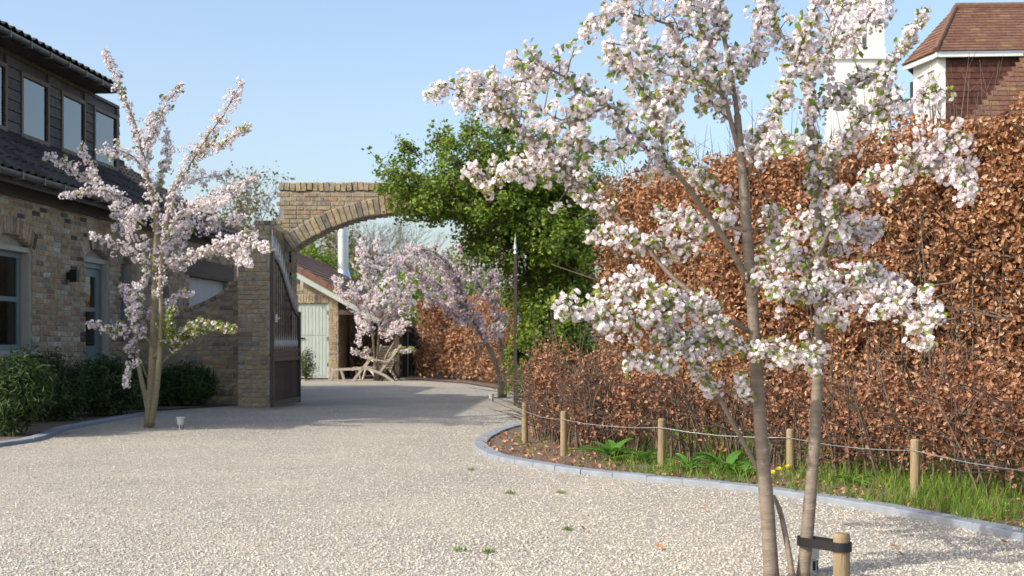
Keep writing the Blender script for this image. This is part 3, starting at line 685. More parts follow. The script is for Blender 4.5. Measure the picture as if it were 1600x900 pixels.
for j in range(nr):                                                   # chunky verge tiles
    s = L*(j+.5)/nr; x = -2.9-s*math.cos(th); e = L/nr*.49; dx = Vector((-math.cos(th), 0, math.sin(th)))*e; nn = Vector((math.sin(th), 0, math.cos(th)))
    c = Vector((x, BY-.32, bz(x)+.02)); MB().prism([c-dx-nn*.09, c+dx-nn*.09, c+dx+nn*.05, c-dx+nn*.065], (0, .3, 0)).build('verge_tile', M_tile_brown, broof)
MB().prism([(RXr, BY-.29, bz(RXr)-.10), (-2.95, BY-.29, bz(-2.95)-.10), (-2.95, BY-.29, bz(-2.95)-.27), (RXr, BY-.29, bz(RXr)-.27)], (0, .04, 0)).build('barge_board', M_pale, barn)
MB().bar((-5.62, BY-.24, 2.4), (-5.62, BY-.24, 2.85), .08, .08).build('bracket', M_cream, barn)
for y in (34.3, 36.85): MB().box((-3.14, y, 0), (-3.02, y+.12, 1.4)).build('post', M_lintel, barn)
MB().box((BX1+.002, BY+.0, 1.75), (-3.0, BY+.1, 1.88)).build('beam', M_lintel, barn)
fx, fy = P(536, 424, 57).x, 57
fl = MB().lathe([(.42, -.55), (.25, .0), (.25, .05), (.235, .06), (.235, 1.5), (.25, 1.5), (.25, 1.58), (.235, 1.58), (.235, 2.7), (.3, 2.72), (.3, 2.9)], (fx, fy, bz(fx)+.25), 20).build('flue_pipe', M_steel, broof, smooth=False)
# ivy edge on the far end of the barn roof
def clump_leaves(name, blobs, n, size, m, tmpl=LEAF_V, shell=(.72, 1.05), per=7, spread=.12, up=.25, parent=None, noise=.18):
    """leaf clumps spread through the outer part of a union of ellipsoids"""
    B = np.array([b[:6] for b in blobs], float); wts = np.array([(b[3]*b[4]+b[4]*b[5]+b[3]*b[5]) for b in blobs]); wts /= wts.sum()
    k = n//per; idx = RNG.choice(len(B), k, p=wts); d = unit(RNG.normal(size=(k, 3))); rr = RNG.uniform(shell[0]**2, shell[1]**2, k)**.5
    ph = d*3.1+idx[:, None]; bump = 1+noise*(np.sin(ph[:, 0]*2.3)+np.sin(ph[:, 1]*2.9+1)+np.sin(ph[:, 2]*2.1+2))/2
    c = B[idx, :3]+d*B[idx, 3:]*(rr*bump)[:, None]
    ins = np.zeros(k, bool)
    for j, b in enumerate(B): ins |= ((((c-b[:3])/b[3:])**2).sum(1) < .42) & (idx != j)
    ok = ~ins & (c[:, 2] > .05); c = c[ok]; d = d[ok]
    c = np.repeat(c, per, 0); d = np.repeat(d, per, 0); T = c+RNG.normal(size=c.shape)*spread
    T[:, 2] = np.maximum(T[:, 2], .03)
    N = d*.8+RNG.normal(size=d.shape)*.6+np.array([0, 0, up])
    V, Fc = scatter(tmpl, LEAF_F, frames(N), T, size*RNG.uniform(.6, 1.25, len(T)))
    return obj(name, np_mesh(name, V, Fc), m, parent, kind='stuff')
def tubes(name, lines, m, parent=None, smooth=True, n=5):
    b = MB()
    for pts, rad in lines: b.tube(pts, rad, n, cap=False)
    return b.build(name, m, parent, smooth=smooth)

ivb = [(P(x, y, 59.8).x, 60.2, P(x, y, 59.8).z, .8, .8, .45) for x, y in ((470, 396), (490, 405), (510, 415), (550, 436), (572, 447), (590, 458))]
iv = thing('ivy_hedge', 'green ivy growing along the far verge of the barn roof', 'ivy', (ivb[0][0]+3, 60.4, 0))
clump_leaves('foliage', ivb, 3500, .16, M_climb, parent=iv); tubes('stem', [([(b[0], 60.5, 0), (b[0]+.2, 60.4, b[2])], [.05, .02]) for b in ivb], M_twig, iv)
# firewood
k = 0
for row in range(9):
    for i in range(11):
        r = .062+random.uniform(-.01, .012); x = -4.55+i*.128+(.064 if row % 2 else 0); z = .07+row*.112
        if row > 5 and i > 6+random.randint(0, 2): continue
        n = random.choice((5, 6, 7)); a0 = random.random()*6
        pts = [(x+r*random.uniform(.85, 1.05)*math.cos(a0+2*math.pi*j/n), 36.3+random.uniform(-.03, .03), z+r*random.uniform(.85, 1.05)*math.sin(a0+2*math.pi*j/n)) for j in range(n)]
        pts = [(p[0], pts[0][1], p[2]) for p in pts]
        tag(MB().prism(pts[::-1], (0, .45, 0)).build('firewood_log', M_log), 'cut firewood log in the stack under the barn roof', 'log', 'stacked firewood logs')
fb = thing('board_fence', 'dark board fence between the barn and the far beech hedge', 'fence', (-2.6, 37.4, 0))
for i in range(11): MB().box((-3.2+i*.135, 37.4, .02), (-3.2+i*.135+.122, 37.43, 1.5+random.uniform(-.02, .02))).build('board', M_dirty, fb)
for z in (.4, 1.2): MB().box((-3.2, 37.432, z), (-1.7, 37.48, z+.08)).build('rail', M_dirty, fb)

# steamer chairs
def steamer(label, loc, rz):
    g = thing('deck_chair', label, 'chair', loc, rz, 'wooden deck chairs by the barn'); W = .56
    for y in (-W/2, W/2):
        MB().bar((-.12, y, .0), (.36, y, .62), .03, .06).build('leg', M_teak, g, world=False)
        pts = catmull([(-.16, y, .30), (.2, y, .33), (.6, y, .2), (.92, y, .0)], 5); b = MB()
        for p, q in zip(pts, pts[1:]): b.bar(p, q, .03, .06)
        b.build('side_rail', M_teak, g, world=False)
        MB().bar((.55, y*.9, .2), (1.12, y*.9, .93), .03, .055).build('back_post', M_teak, g, world=False)
        MB().bar((.1, y*1.08, .62), (.78, y*1.08, .5), .06, .03).build('armrest', M_teak, g, world=False)
        MB().bar((-.66, y*.95, .29), (-.17, y*.95, .31), .03, .05).build('footrest_rail', M_teak, g, world=False)
        MB().bar((-.62, y*.95, .27), (-.68, y*.95, .0), .03, .04).build('footrest_leg', M_teak, g, world=False)
        MB().bar((-.42, y*.95, .27), (-.34, y*.95, .0), .03, .04).build('footrest_leg', M_teak, g, world=False)
    for i in range(9): t = i/8; MB().bar((.62+.46*t, -W/2+.03, .30+.58*t), (.62+.46*t, W/2-.03, .30+.58*t), .055, .015, up=(-.8, 0, .6)).build('back_slat', M_teak, g, world=False)
    for i in range(7): x = -.1+.09*i; MB().bar((x, -W/2, .35-.06*max(0, x-.2)), (x, W/2, .35-.06*max(0, x-.2)), .06, .016).build('seat_slat', M_teak, g, world=False)
    for i in range(5): x = -.64+.1*i; MB().bar((x, -W/2, .325), (x, W/2, .325), .06, .016).build('footrest_slat', M_teak, g, world=False)
    MB().bar((-.06, -W/2, .1), (-.06, W/2, .1), .03, .03).build('stretcher', M_teak, g, world=False)
steamer('grey teak deck chair in profile with its footrest towards the barn door', (-4.0, 33.2, 0), R(4))
steamer('grey teak deck chair behind the first, slatted back turned to the drive', (-3.72, 34.5, 0), R(-62))

# ------------------------------------------------------------------ neighbour's house
NY = 26; nh = thing('tile_hung_house', 'neighbouring house with hipped red tile roof, tile hung wall and white chimney', 'house', (10, 28, 0))
ev = P(1458, 81, NY).z; cA = Vector((P(1462, 80, 26).x, 26, ev)); lA = Vector((P(1410, 100, 27.3).x, 27.3, ev)); rA = Vector((15, 25.6, ev)); apx = P(1493, 13, 27.7); apr = Vector((15.3, 27.5, apx.z))
lB = lA+Vector((1.2, 2.2, 0))
MB().add([cA, lA, lB, rA, apx, apr], [(1,0,4),(0,3,5,4),(2,1,4)]).build('roof', M_tile_red, nh)
nroof = nh.children[-1]
def face_tiles(a, b, c, d, rows, tw):
    """rows of tiles on the quad a-b (eave) to d-c (top)"""
    out = []; a, b, c, d = map(Vector, (a, b, c, d)); nn = (b-a).cross(d-a).normalized()
    for j in range(rows):
        t = (j+.5)/rows; p = a.lerp(d, t); q = b.lerp(c, t); L = (q-p).length; ex = (q-p).normalized(); ey = nn.cross(ex); h = ((d-a)-(d-a).dot(ex)*ex).length/rows
        r = Matrix((ex, ey, nn)).transposed() @ Matrix.Rotation(-.10, 3, 'X'); n = max(1, round(L/tw)); o = .5*(j % 2)
        for i in range(n+(1 if o else 0)):
            u0 = max(0, (i-o)/n); u1 = min(1, (i+1-o)/n)
            if u1-u0 < .01/n: continue
            out.append((p.lerp(q, (u0+u1)/2)+nn*.02, ((u1-u0)*L*.98, h*1.2, .8), r))
    return out
ME_FLAT_R = share(*FLAT, 'roof_tile', M_tile_red); ME_FLAT_H = share(*FLAT, 'hung_tile', M_tile_hung)
lay(face_tiles(cA, rA, apr, apx, 16, .2)+face_tiles(lA, cA, apx+Vector((.01, 0, 0)), apx, 14, .2), nroof, ME_FLAT_R, FLAT, M_tile_red, 300, Matrix(), 'roof_tile', 'roof_tiles')
MB().tube([apx+Vector((0, 0, .03)), apr+Vector((0, 0, .03))], .09, 8).build('ridge_tiles', M_tile_red, nroof)
MB().tube([cA+Vector((0, 0, .04)), apx+Vector((0, 0, .03))], .06, 8).build('hip_tiles', M_tile_red, nroof)
ins = Vector((.12, .28, 0)); cW = cA+Vector((.1, .2, -.02)); lW = lA+Vector((.25, .05, -.02)); rW = rA+Vector((0, .2, -.02))
def slab(a, b, z0, z1, t, name, m, par, off=0):
    a = Vector((a.x, a.y, 0)); b = Vector((b.x, b.y, 0)); d = (b-a).normalized(); n_ = Vector((d.y, -d.x, 0)); a = a+n_*off; b = b+n_*off
    return MB().prism([a+Vector((0, 0, z0)), b+Vector((0, 0, z0)), b+Vector((0, 0, z1)), a+Vector((0, 0, z1))], -n_*t).build(name, m, par)
slab(cW, rW, 0, ev-.02, .2, 'front_wall', M_tile_hung, nh); fw_ = nh.children[-1]
fz = ev-.12; a0 = cW.lerp(rW, .17/(rW-cW).length)+Vector((0, -.02, 0)); a0.z = 3.2; b0 = Vector((rW.x, rW.y-.02, 3.2)); ez = Vector((0, 0, fz-3.2))
lay(face_tiles(a0, b0, b0+ez, a0+ez, 28, .2), fw_, ME_FLAT_H, FLAT, M_tile_hung, 200, Matrix(), 'hung_tile', 'hung_tiles')
slab(lW, cW, 0, ev-1.75, .15, 'bay_wall', M_white, nh)
slab(lW, cW, ev-.28, ev-.02, .15, 'bay_head', M_white, nh)
dd = (cW-lW)
for t0, t1 in ((0, .14), (.46, .56), (.88, 1.0)): slab(lW+dd*t0, lW+dd*t1, ev-1.75, ev-.28, .12, 'bay_post', M_white, nh)
for t0, t1 in ((.14, .46), (.56, .88)):
    wq = slab(lW+dd*t0, lW+dd*t1, ev-1.75, ev-1.62, .1, 'window', M_white, nh, -.01); slab(lW+dd*t0, lW+dd*t1, ev-1.62, ev-.28, .02, 'pane', M_glass, wq, -.05)
    slab(lW+dd*t0, lW+dd*t1, ev-1.0, ev-.94, .05, 'bar', M_white, wq, -.02)
slab(lW+Vector((.3, 1.2, 0)), cW+Vector((.5, 1.4, 0)), 0, ev-.1, .05, 'dark_room', M_dark, nh)
slab(cW, cW+Vector((.16, -.006, 0)), 0, ev-.02, .2, 'corner_board', M_white, nh, .03)
for a, b in ((lA, cA), (cA, rA)): slab(a, b, ev-.1, ev-.005, .06, 'fascia', M_white, nh, -.02)
slab(lA+Vector((.1, .1, 0)), rA+Vector((0, .5, 0)), ev-.03, ev-.021, .01, 'soffit', M_white, nh)
# lower roof wing in front
q = [P(1498, 205, 23.6), P(1840, 205, 23.6), P(1800, 18, 26.2), P(1662, 18, 26.2)]
MB().add(q+[p-Vector((0, -.05, .12)) for p in q], [(0,1,2,3),(7,6,5,4),(0,3,7,4),(0,4,5,1)]).build('lower_roof', M_tile_red, nh); lo = nh.children[-1]
lay(face_tiles(q[0], q[1], q[2], q[3], 26, .2), lo, ME_FLAT_R, FLAT, M_tile_red, 300, Matrix(), 'roof_tile', 'roof_tiles')
MB().box((q[0].x+.2, 23.8, 0), (q[1].x, 24.0, q[0].z)).build('wing_wall', M_white, nh)
# white chimney
CY = 28.5
def cbox(x0, x1, y0, y1, d=.9, Y=CY): a = P(x0, y1, Y); b = P(x1, y0, Y); return ((a.x, Y, max(0, a.z)), (b.x, Y+d, b.z))
cb = MB().box(*cbox(1306, 1386, 92, 900, 1.0)).build('chimney_breast', M_white, nh)
MB().box(*cbox(1302, 1390, 84, 91.9, 1.1, CY-.05)).build('shoulder', M_white, cb)
MB().box(*cbox(1308, 1384, 74, 83.9, .95)).build('shoulder', M_white, cb)
MB().box(*cbox(1310, 1347, -60, 73.9, .7)).build('stack', M_white, cb); MB().box(*cbox(1356, 1382, -30, 73.9, .6)).build('stack', M_white, cb)
MB().box(*cbox(1353, 1386, -38, -30.1, .7, CY-.05)).build('stack_cap', M_white, cb)

# ------------------------------------------------------------------ hedges
_g = RNG.uniform(-1, 1, (32, 32, 32))
def vnoise(P_, sc):
    q = P_*sc; i = np.floor(q).astype(int); f = q-i; f = f*f*(3-2*f); out = 0
    for a in (0, 1):
        for b in (0, 1):
            for c in (0, 1): out = out+_g[(i[:, 0]+a) % 32, (i[:, 1]+b) % 32, (i[:, 2]+c) % 32]*np.where(a, f[:, 0], 1-f[:, 0])*np.where(b, f[:, 1], 1-f[:, 1])*np.where(c, f[:, 2], 1-f[:, 2])
    return out
def hedge(name, label, line, zt, thick, nleaf, lsize, zb=.0, shoots=40, sparse=.25, base=None, nstem=90, core=True, jag=.06, m=M_beech, ragged=0, thin=None):
    """beech hedge: stems, inner twigs and a deep skin of dry leaves along a line (front face)"""
    line = [Vector(p) for p in line]; L = [0]
    for a, b in zip(line, line[1:]): L.append(L[-1]+(b-a).length)
    tot = L[-1]
    def at(s):
        for i in range(len(line)-1):
            if s <= L[i+1] or i == len(line)-2:
                d = (line[i+1]-line[i]).normalized(); return line[i]+d*(s-L[i]), Vector((d.y, -d.x, 0))
    g = thing(name, label, 'hedge', at(tot/2)[0])
    s = RNG.uniform(0, tot, nleaf); z = zb+(zt-zb)*RNG.uniform(0, 1, nleaf)**(1-sparse*.6)
    face = RNG.uniform(0, 1, nleaf); q = np.array([[*(lambda r: (r[0].x, r[0].y, r[1].x, r[1].y))(at(v))] for v in s])
    sz = np.stack([s, z, s*0], 1); bulge = .16*vnoise(sz, 1.6)+.11*vnoise(sz+5, 4.5)
    bulge *= min(1, thick)
    dep = np.minimum(RNG.exponential(.11*min(1, thick*1.5), nleaf), thick*.6)-bulge           # into the hedge
    topm = face > .84; dep = np.where(topm, RNG.uniform(0, thick, nleaf), dep); z = np.where(topm, zt-np.abs(RNG.normal(0, jag, nleaf))+.08*np.sin(s*3)+jag*np.sin(s*9.1), z)
    back = (face < .14); dep = np.where(back, thick-RNG.exponential(.08, nleaf), dep)
    T = np.stack([q[:, 0]-q[:, 2]*dep, q[:, 1]-q[:, 3]*dep, z], 1)
    if ragged:
        hv = 1+ragged*(vnoise(np.stack([s, s*0+4.5, s*0], 1), 2.3)*.9+vnoise(np.stack([s, s*0+9.5, s*0], 1), 6.)*.6); T[:, 2] = zb+(T[:, 2]-zb)*np.clip(hv, .45, 1.35)
    # leave gaps where a smooth field is low, so that the inside shows
    fld = vnoise(T, 1.3)*.9+vnoise(T+7, 4.1)*.8+vnoise(T+3, 9.)*.7
    keep = RNG.uniform(size=nleaf) < np.clip(.72+fld*.75, .10, 1)
    if thin: keep &= RNG.uniform(size=nleaf) > .72*np.exp(-((s-thin[0])/thin[1])**2-((z-thin[2])/thin[3])**2)
    if base: keep &= (z > base) | (RNG.uniform(size=nleaf) < np.clip((z-zb)/max(base-zb, .01), 0, 1)**1.5)
    T = T[keep]; nx = q[keep]
    N = np.stack([nx[:, 2], nx[:, 3], np.full(len(T), .2)], 1)+RNG.normal(size=T.shape)*1.1
    V, Fc = scatter(CURL_V, LEAF_F, frames(N), T, lsize*RNG.uniform(.6, 1.25, len(T)))
    obj('leaves', np_mesh('leaves', V, Fc), m, g, kind='stuff')
    lines = []
    for i in range(nstem):
        p, n_ = at(random.uniform(0, tot)); d0 = random.uniform(.02, thick*.8); b = p-n_*d0
        h = zt*random.uniform(.6, 1.0); k = Vector((random.gauss(0, .12), random.gauss(0, .12), 0))
        lines.append(([b, b+k*.4+Vector((0, 0, h*.45)), b+k+Vector((0, 0, h))], [.011, .008, .003]))
        for t in range(5):
            zz_ = random.uniform(.15, .95)*h; o = b+k*(zz_/h)+Vector((0, 0, zz_)); e = o+n_*random.uniform(-.1, .35)+Vector((random.gauss(0, .2), random.gauss(0, .1), random.uniform(.05, .3)))
            lines.append(([o, (o+e)/2+Vector((0, 0, .03)), e], [.005, .004, .002]))
    for i in range(shoots):
        p, n_ = at(random.uniform(0, tot)); b = p-n_*random.uniform(0, thick)+Vector((0, 0, zt-.25)); e = b+Vector((random.gauss(0, .08), random.gauss(0, .08), random.uniform(.3, .85)))
        lines.append(([b, (b+e)/2+Vector((random.gauss(0, .03), 0, 0)), e], [.005, .004, .0015]))
        for t in range(2): o = b.lerp(e, random.uniform(.4, .8)); lines.append(([o, o+Vector((random.gauss(0, .09), random.gauss(0, .09), random.uniform(.08, .2)))], [.003, .001]))
    tubes('branches', lines, M_twig, g, n=4)['kind'] = 'stuff'
    if core:                                                             # dense twiggy inside
        n = int(tot*zt*170); lines = []
        for i in range(n):
            p, n_ = at(random.uniform(.05, tot-.05)); b = p-n_*random.uniform(.16, thick-.12)+Vector((0, 0, random.uniform(max(.05, zb), zt-.15)))
            e = b+Vector((random.gauss(0, .25), random.gauss(0, .2), random.gauss(.08, .18))); e.z = min(max(e.z, .03), zt-.03); lines.append(([b, e], [.012, .007]))
        tubes('inner_twigs', lines, M_twig, g, n=3)['kind'] = 'stuff'
        V, Fc = None, None
        nl = int(nleaf*.75); s = RNG.uniform(.03, tot-.03, nl); q = np.array([[*(lambda r: (r[0].x, r[0].y, r[1].x, r[1].y))(at(v))] for v in s]); dep = RNG.uniform(.12, thick-.05, nl)
        T = np.stack([q[:, 0]-q[:, 2]*dep, q[:, 1]-q[:, 3]*dep, RNG.uniform(max(zb, .1), zt-.05, nl)], 1)
        V, Fc = scatter(CURL_V, LEAF_F, frames(RNG.normal(size=(nl, 3))), T, lsize*RNG.uniform(1.0, 1.7, nl))
        obj('inner_leaves', np_mesh('inner_leaves', V, Fc), m, g, kind='stuff')
    return g
hedge('beech_hedge', 'tall copper leaved beech hedge along the right of the drive', [(.95, 15.1, 0), (2.7, 11.75, 0), (4.5, 8.5, 0), (5.2, 6.6, 0)], 2.8, .95, 95000, .052, shoots=200, nstem=260, base=.5, jag=.11, ragged=.05, thin=(6.0, 1.0, 1.35, .6))
hedge('beech_hedge', 'knee high row of young brown beech plants behind the wire fence', [(.13, 13.7, 0), (.25, 12.7, 0), (.62, 11.45, 0), (1.3, 10.55, 0), (2.15, 9.8, 0), (2.75, 8.75, 0), (3.4, 7.4, 0), (3.8, 6.4, 0)], .76, .42, 24000, .046, zb=.06, shoots=90, nstem=260, base=.3, core=False, jag=.13, ragged=.42, m=M_beech_young)
hedge('beech_hedge', 'far brown beech hedge seen through the archway', [(-2.75, 36.2, 0), (-1.4, 33, 0), (-.1, 29.0, 0), (.6, 26.5, 0)], 2.1, .9, 15000, .10, shoots=10, nstem=50, base=.2)

# ------------------------------------------------------------------ post and wire fence
def gnd(*p): return G(*p)
PO = [(833, 681, 63), (820, 695, 66), (881, 716, 74), (1034, 734, 80), (1235, 747, 77), (1430, 786, 100), (1700, 850, 130)]
fn = thing('wire_fence', 'low round timber posts strung with a single galvanised wire', 'fence', gnd(1034, 734))
tops = []
for x, y, h in PO:
    g = gnd(x, y); hz = h*g.y/F; r = .03
    a = MB().lathe([(r, -.1), (r*1.02, hz*.5), (r*.98, hz-.012), (r*.8, hz)], g+Vector((0, 0, .0)), 14); a.build('post', M_stake, fn, smooth=False); tops.append(g+Vector((-.02, -.031, hz*.83)))
def wire(pts, par, sag=.025):
    q = []
    for a, b in zip(pts, pts[1:]):
        for i in range(8): t = i/8; q.append(a.lerp(b, t)-Vector((0, 0, sag*4*t*(1-t)+random.uniform(-.002, .002))))
    MB().tube(q+[pts[-1]], .0027, 6).build('wire', M_wire, par, smooth=True)
wire(tops[1:], fn); wire(tops[:2], fn, .01)
bt = [Vector((2.55, 9.95, .38)), Vector((3.25, 8.4, .36)), Vector((4.1, 6.6, .36))]
for p in bt: MB().lathe([(.03, -.1), (.03, .42), (.022, .435)], (p.x, p.y+.034, 0), 12).build('post', M_stake, fn)
wire(bt, fn)

# ------------------------------------------------------------------ bed plants
def grass():
    n = 60000; x = RNG.uniform(.0, 4.6, n); y = RNG.uniform(5.2, 13.5, n); ok = in_poly(x, y, bedR); x, y = x[ok], y[ok]
    pxx = HX+F*x/y; den = np.clip((pxx-880)/250, .04, 1)*np.clip(.55+1.1*vnoise(np.stack([x, y, x*0], 1), 2.2)+.6*vnoise(np.stack([x, y, x*0+3], 1), 6.), .08, 1); ok = RNG.uniform(size=len(x)) < den; x, y = x[ok], y[ok]; n = len(x)
    N = np.stack([RNG.normal(0, .35, n), RNG.normal(0, .35, n), np.ones(n)], 1); Sc = np.stack([RNG.uniform(.004, .008, n), RNG.uniform(.06, .16, n), RNG.uniform(.05, .17, n)], 1)
    V, Fc = scatter(BLADE_V, BLADE_F, frames(N), np.stack([x, y, np.full(n, .018)], 1), Sc)
    tag(obj('grass', np_mesh('grass', V, Fc), M_grass), 'fresh green grass and weeds growing at the foot of the hedge', 'grass', kind='stuff')
    n = 5000; x = RNG.uniform(-.4, 4.6, n); y = RNG.uniform(5.2, 14, n); ok = in_poly(x, y, bedR); T = np.stack([x[ok], y[ok], np.full(ok.sum(), .03)], 1); n = len(T)
    V, Fc = scatter(CURL_V, LEAF_F, frames(RNG.normal(size=(n, 3))*.5+np.array([0, 0, 1])), T, RNG.uniform(.03, .06, n))
    tag(obj('leaf_litter', np_mesh('leaf_litter', V, Fc), M_beech), 'dry brown beech leaves scattered over the soil bed', 'leaves', kind='stuff')
grass()
def weed(px, py, n, size, label):
    g = G(px, py); t = thing('leafy_weed', label, 'plant', g+Vector((0, 0, .02)), 0, 'broad leaved weeds in the bed')
    for i in range(n):
        a = 2*math.pi*i/n+random.uniform(-.3, .3); ln = size*random.uniform(.7, 1.15); el = random.uniform(.5, 1.15); w_ = ln*.13; d = Vector((math.cos(a), math.sin(a), 0)); s = Vector((-d.y, d.x, 0))
        V = []; q = 6
        for j in range(q+1):
            u = j/q; c = d*(ln*u*math.cos(el)*(1+.4*u))+Vector((0, 0, ln*(math.sin(el)*u-.45*u*u))); ww_ = w_*math.sin(math.pi*min(.97, u*.86+.1))**.8
            V += [g+c-s*ww_+Vector((0, 0, .03+.012)), g+c+Vector((0, 0, .03)), g+c+s*ww_+Vector((0, 0, .03+.012))]
        MB().add(V, [f for j in range(q) for f in ((j*3, j*3+1, j*3+4, j*3+3), (j*3+1, j*3+2, j*3+5, j*3+4))]).build('leaf', M_dock, t)
weed(958, 722, 18, .34, 'largest clump of broad green leaves between the two middle fence posts')
weed(1010, 728, 11, .24, 'small leafy weed just left of a fence post')
weed(1075, 742, 11, .22, 'low leafy weed just right of a fence post')
weed(1135, 744, 17, .32, 'bushy green weed by the kerb left of the cherry trunk')
weed(1160, 750, 10, .18, 'small weed tucked behind the forked cherry stem')
weed(1330, 764, 9, .16, 'low weed at the kerb right of the cherry trunks')
for px, py, lab in ((1216, 752, 'middle yellow dandelion at the foot of a fence post'), (1229, 748, 'yellow dandelion closest to the fence post between the cherry stems'), (1206, 758, 'leftmost yellow dandelion, half behind the cherry stem')):
    g = G(px, py); t = thing('dandelion', lab, 'flower', g, 0, 'dandelions by the post')
    MB().tube([g+Vector((0, 0, .02)), g+Vector((.005, 0, .085))], .003, 5).build('stem', M_dock, t)
    V, Fc = scatter(*flower_template(9, 7), frames(np.array([(0, -.5, 1.)])), np.array([(g.x+.005, g.y, .087)]), np.array([.042])); obj('flower_head', np_mesh('flower_head', V, Fc), M_yellow, t)
for px, py, n, lab in ((797, 772, 14, 'widest weed tuft in the gravel below the nose of the kerb'), (764, 864, 14, 'nearest green weed tuft, low in the middle of the gravel'), (737, 735, 10, 'weed tuft in the gravel just left of the kerb nose'), (877, 771, 8, 'tiny weed tuft closest to the kerb on the gravel'), (888, 829, 9, 'small weed tuft beside a dry leaf on the gravel'), (718, 862, 8, 'leftmost tiny weed tuft low on the gravel')):
    g = G(px, py); m_ = 5*n; T = np.repeat(np.array([[g.x, g.y, .005]]), m_, 0)+np.concatenate([np.clip(RNG.normal(0, .018, (m_, 1)), -.03, .03), np.clip(RNG.normal(0, .016, (m_, 1)), -.03, .03), np.zeros((m_, 1))], 1)
    V, Fc = scatter(BLADE_V, BLADE_F, frames(RNG.normal(size=(m_, 3))*.6+np.array([0, 0, 1])), T, np.stack([RNG.uniform(.003, .006, m_), RNG.uniform(.02, .05, m_), RNG.uniform(.012, .03, m_)], 1))
    tag(obj('grass_tuft', np_mesh('grass_tuft', V, Fc), M_grass), lab, 'weed', 'weed tufts in the gravel')
for px, py, lab in ((1408, 872, 'dry brown leaf on the gravel right of the tree stake'), (1395, 858, 'smaller dry leaf just behind another, right of the stake'), (1568, 852, 'dry brown leaf on the gravel at the far right'), (912, 832, 'dry leaf lying beside a small weed tuft'), (1030, 860, 'dry leaf on the open gravel left of the cherry'), (1100, 800, 'dry leaf on the gravel between kerb and cherry')):
    g = G(px, py); V, Fc = scatter(CURL_V, LEAF_F, frames(np.array([(.2, -.3, 1.)])), np.array([(g.x, g.y, .018)]), np.array([.05]))
    tag(obj('fallen_leaf', np_mesh('fallen_leaf', V, Fc), M_beech), lab, 'leaf', 'fallen leaves on the gravel')

# ------------------------------------------------------------------ yews and climber
def yew(label, px, Y, ztop, rx, n):
    c = Vector(((px-HX)/F*Y, Y, 0)); g = thing('yew_bush', label, 'shrub', c)
    bl = [(c.x, Y, ztop*.42, rx*.8, rx*.7, ztop*.45)]+[(c.x+random.uniform(-.6, .6)*rx, Y+random.uniform(-.4, .5)*rx, ztop*random.uniform(.35, .66), rx*.45, rx*.45, ztop*.32) for i in range(6)]
    tv = [(0,-.5,0),(-.09,-.2,.02),(0,0,-.02),(.09,-.2,.02),(-.07,.25,.02),(.07,.25,.02),(0,.55,.0)]
    clump_leaves('foliage', bl, n, .085, M_yew, tv, (.35, 1.08), 9, .05, .5, g, .22)
    lines = []
    for i in range(14):
        a = random.uniform(0, 6.28); e = c+Vector((math.cos(a)*rx*.7, math.sin(a)*rx*.6, ztop*random.uniform(.5, 1.0))); lines.append(([c, c.lerp(e, .5)+Vector((0, 0, .05)), e], [.014, .009, .003]))
    tubes('stem', lines, M_twig, g)
yew('sunlit bright green yew bush at the left edge of the picture', 12, 13.5, .90, .42, 9000)
yew('dark yew bush under the grey green window', 75, 16.0, .93, .5, 10000)
yew('wide dark yew bush in front of the blue grey door', 158, 17.2, .86, .62, 12000)
yew('dark yew bush between the cherry stems and the door', 212, 18.8, .72, .4, 7000)
yew('low dark yew bush against the curved brick wing wall', 288, 20.0, .66, .55, 10000)
yew('small dark bush just behind the brown gate leaf', 478, 33.2, .85, .28, 2500)
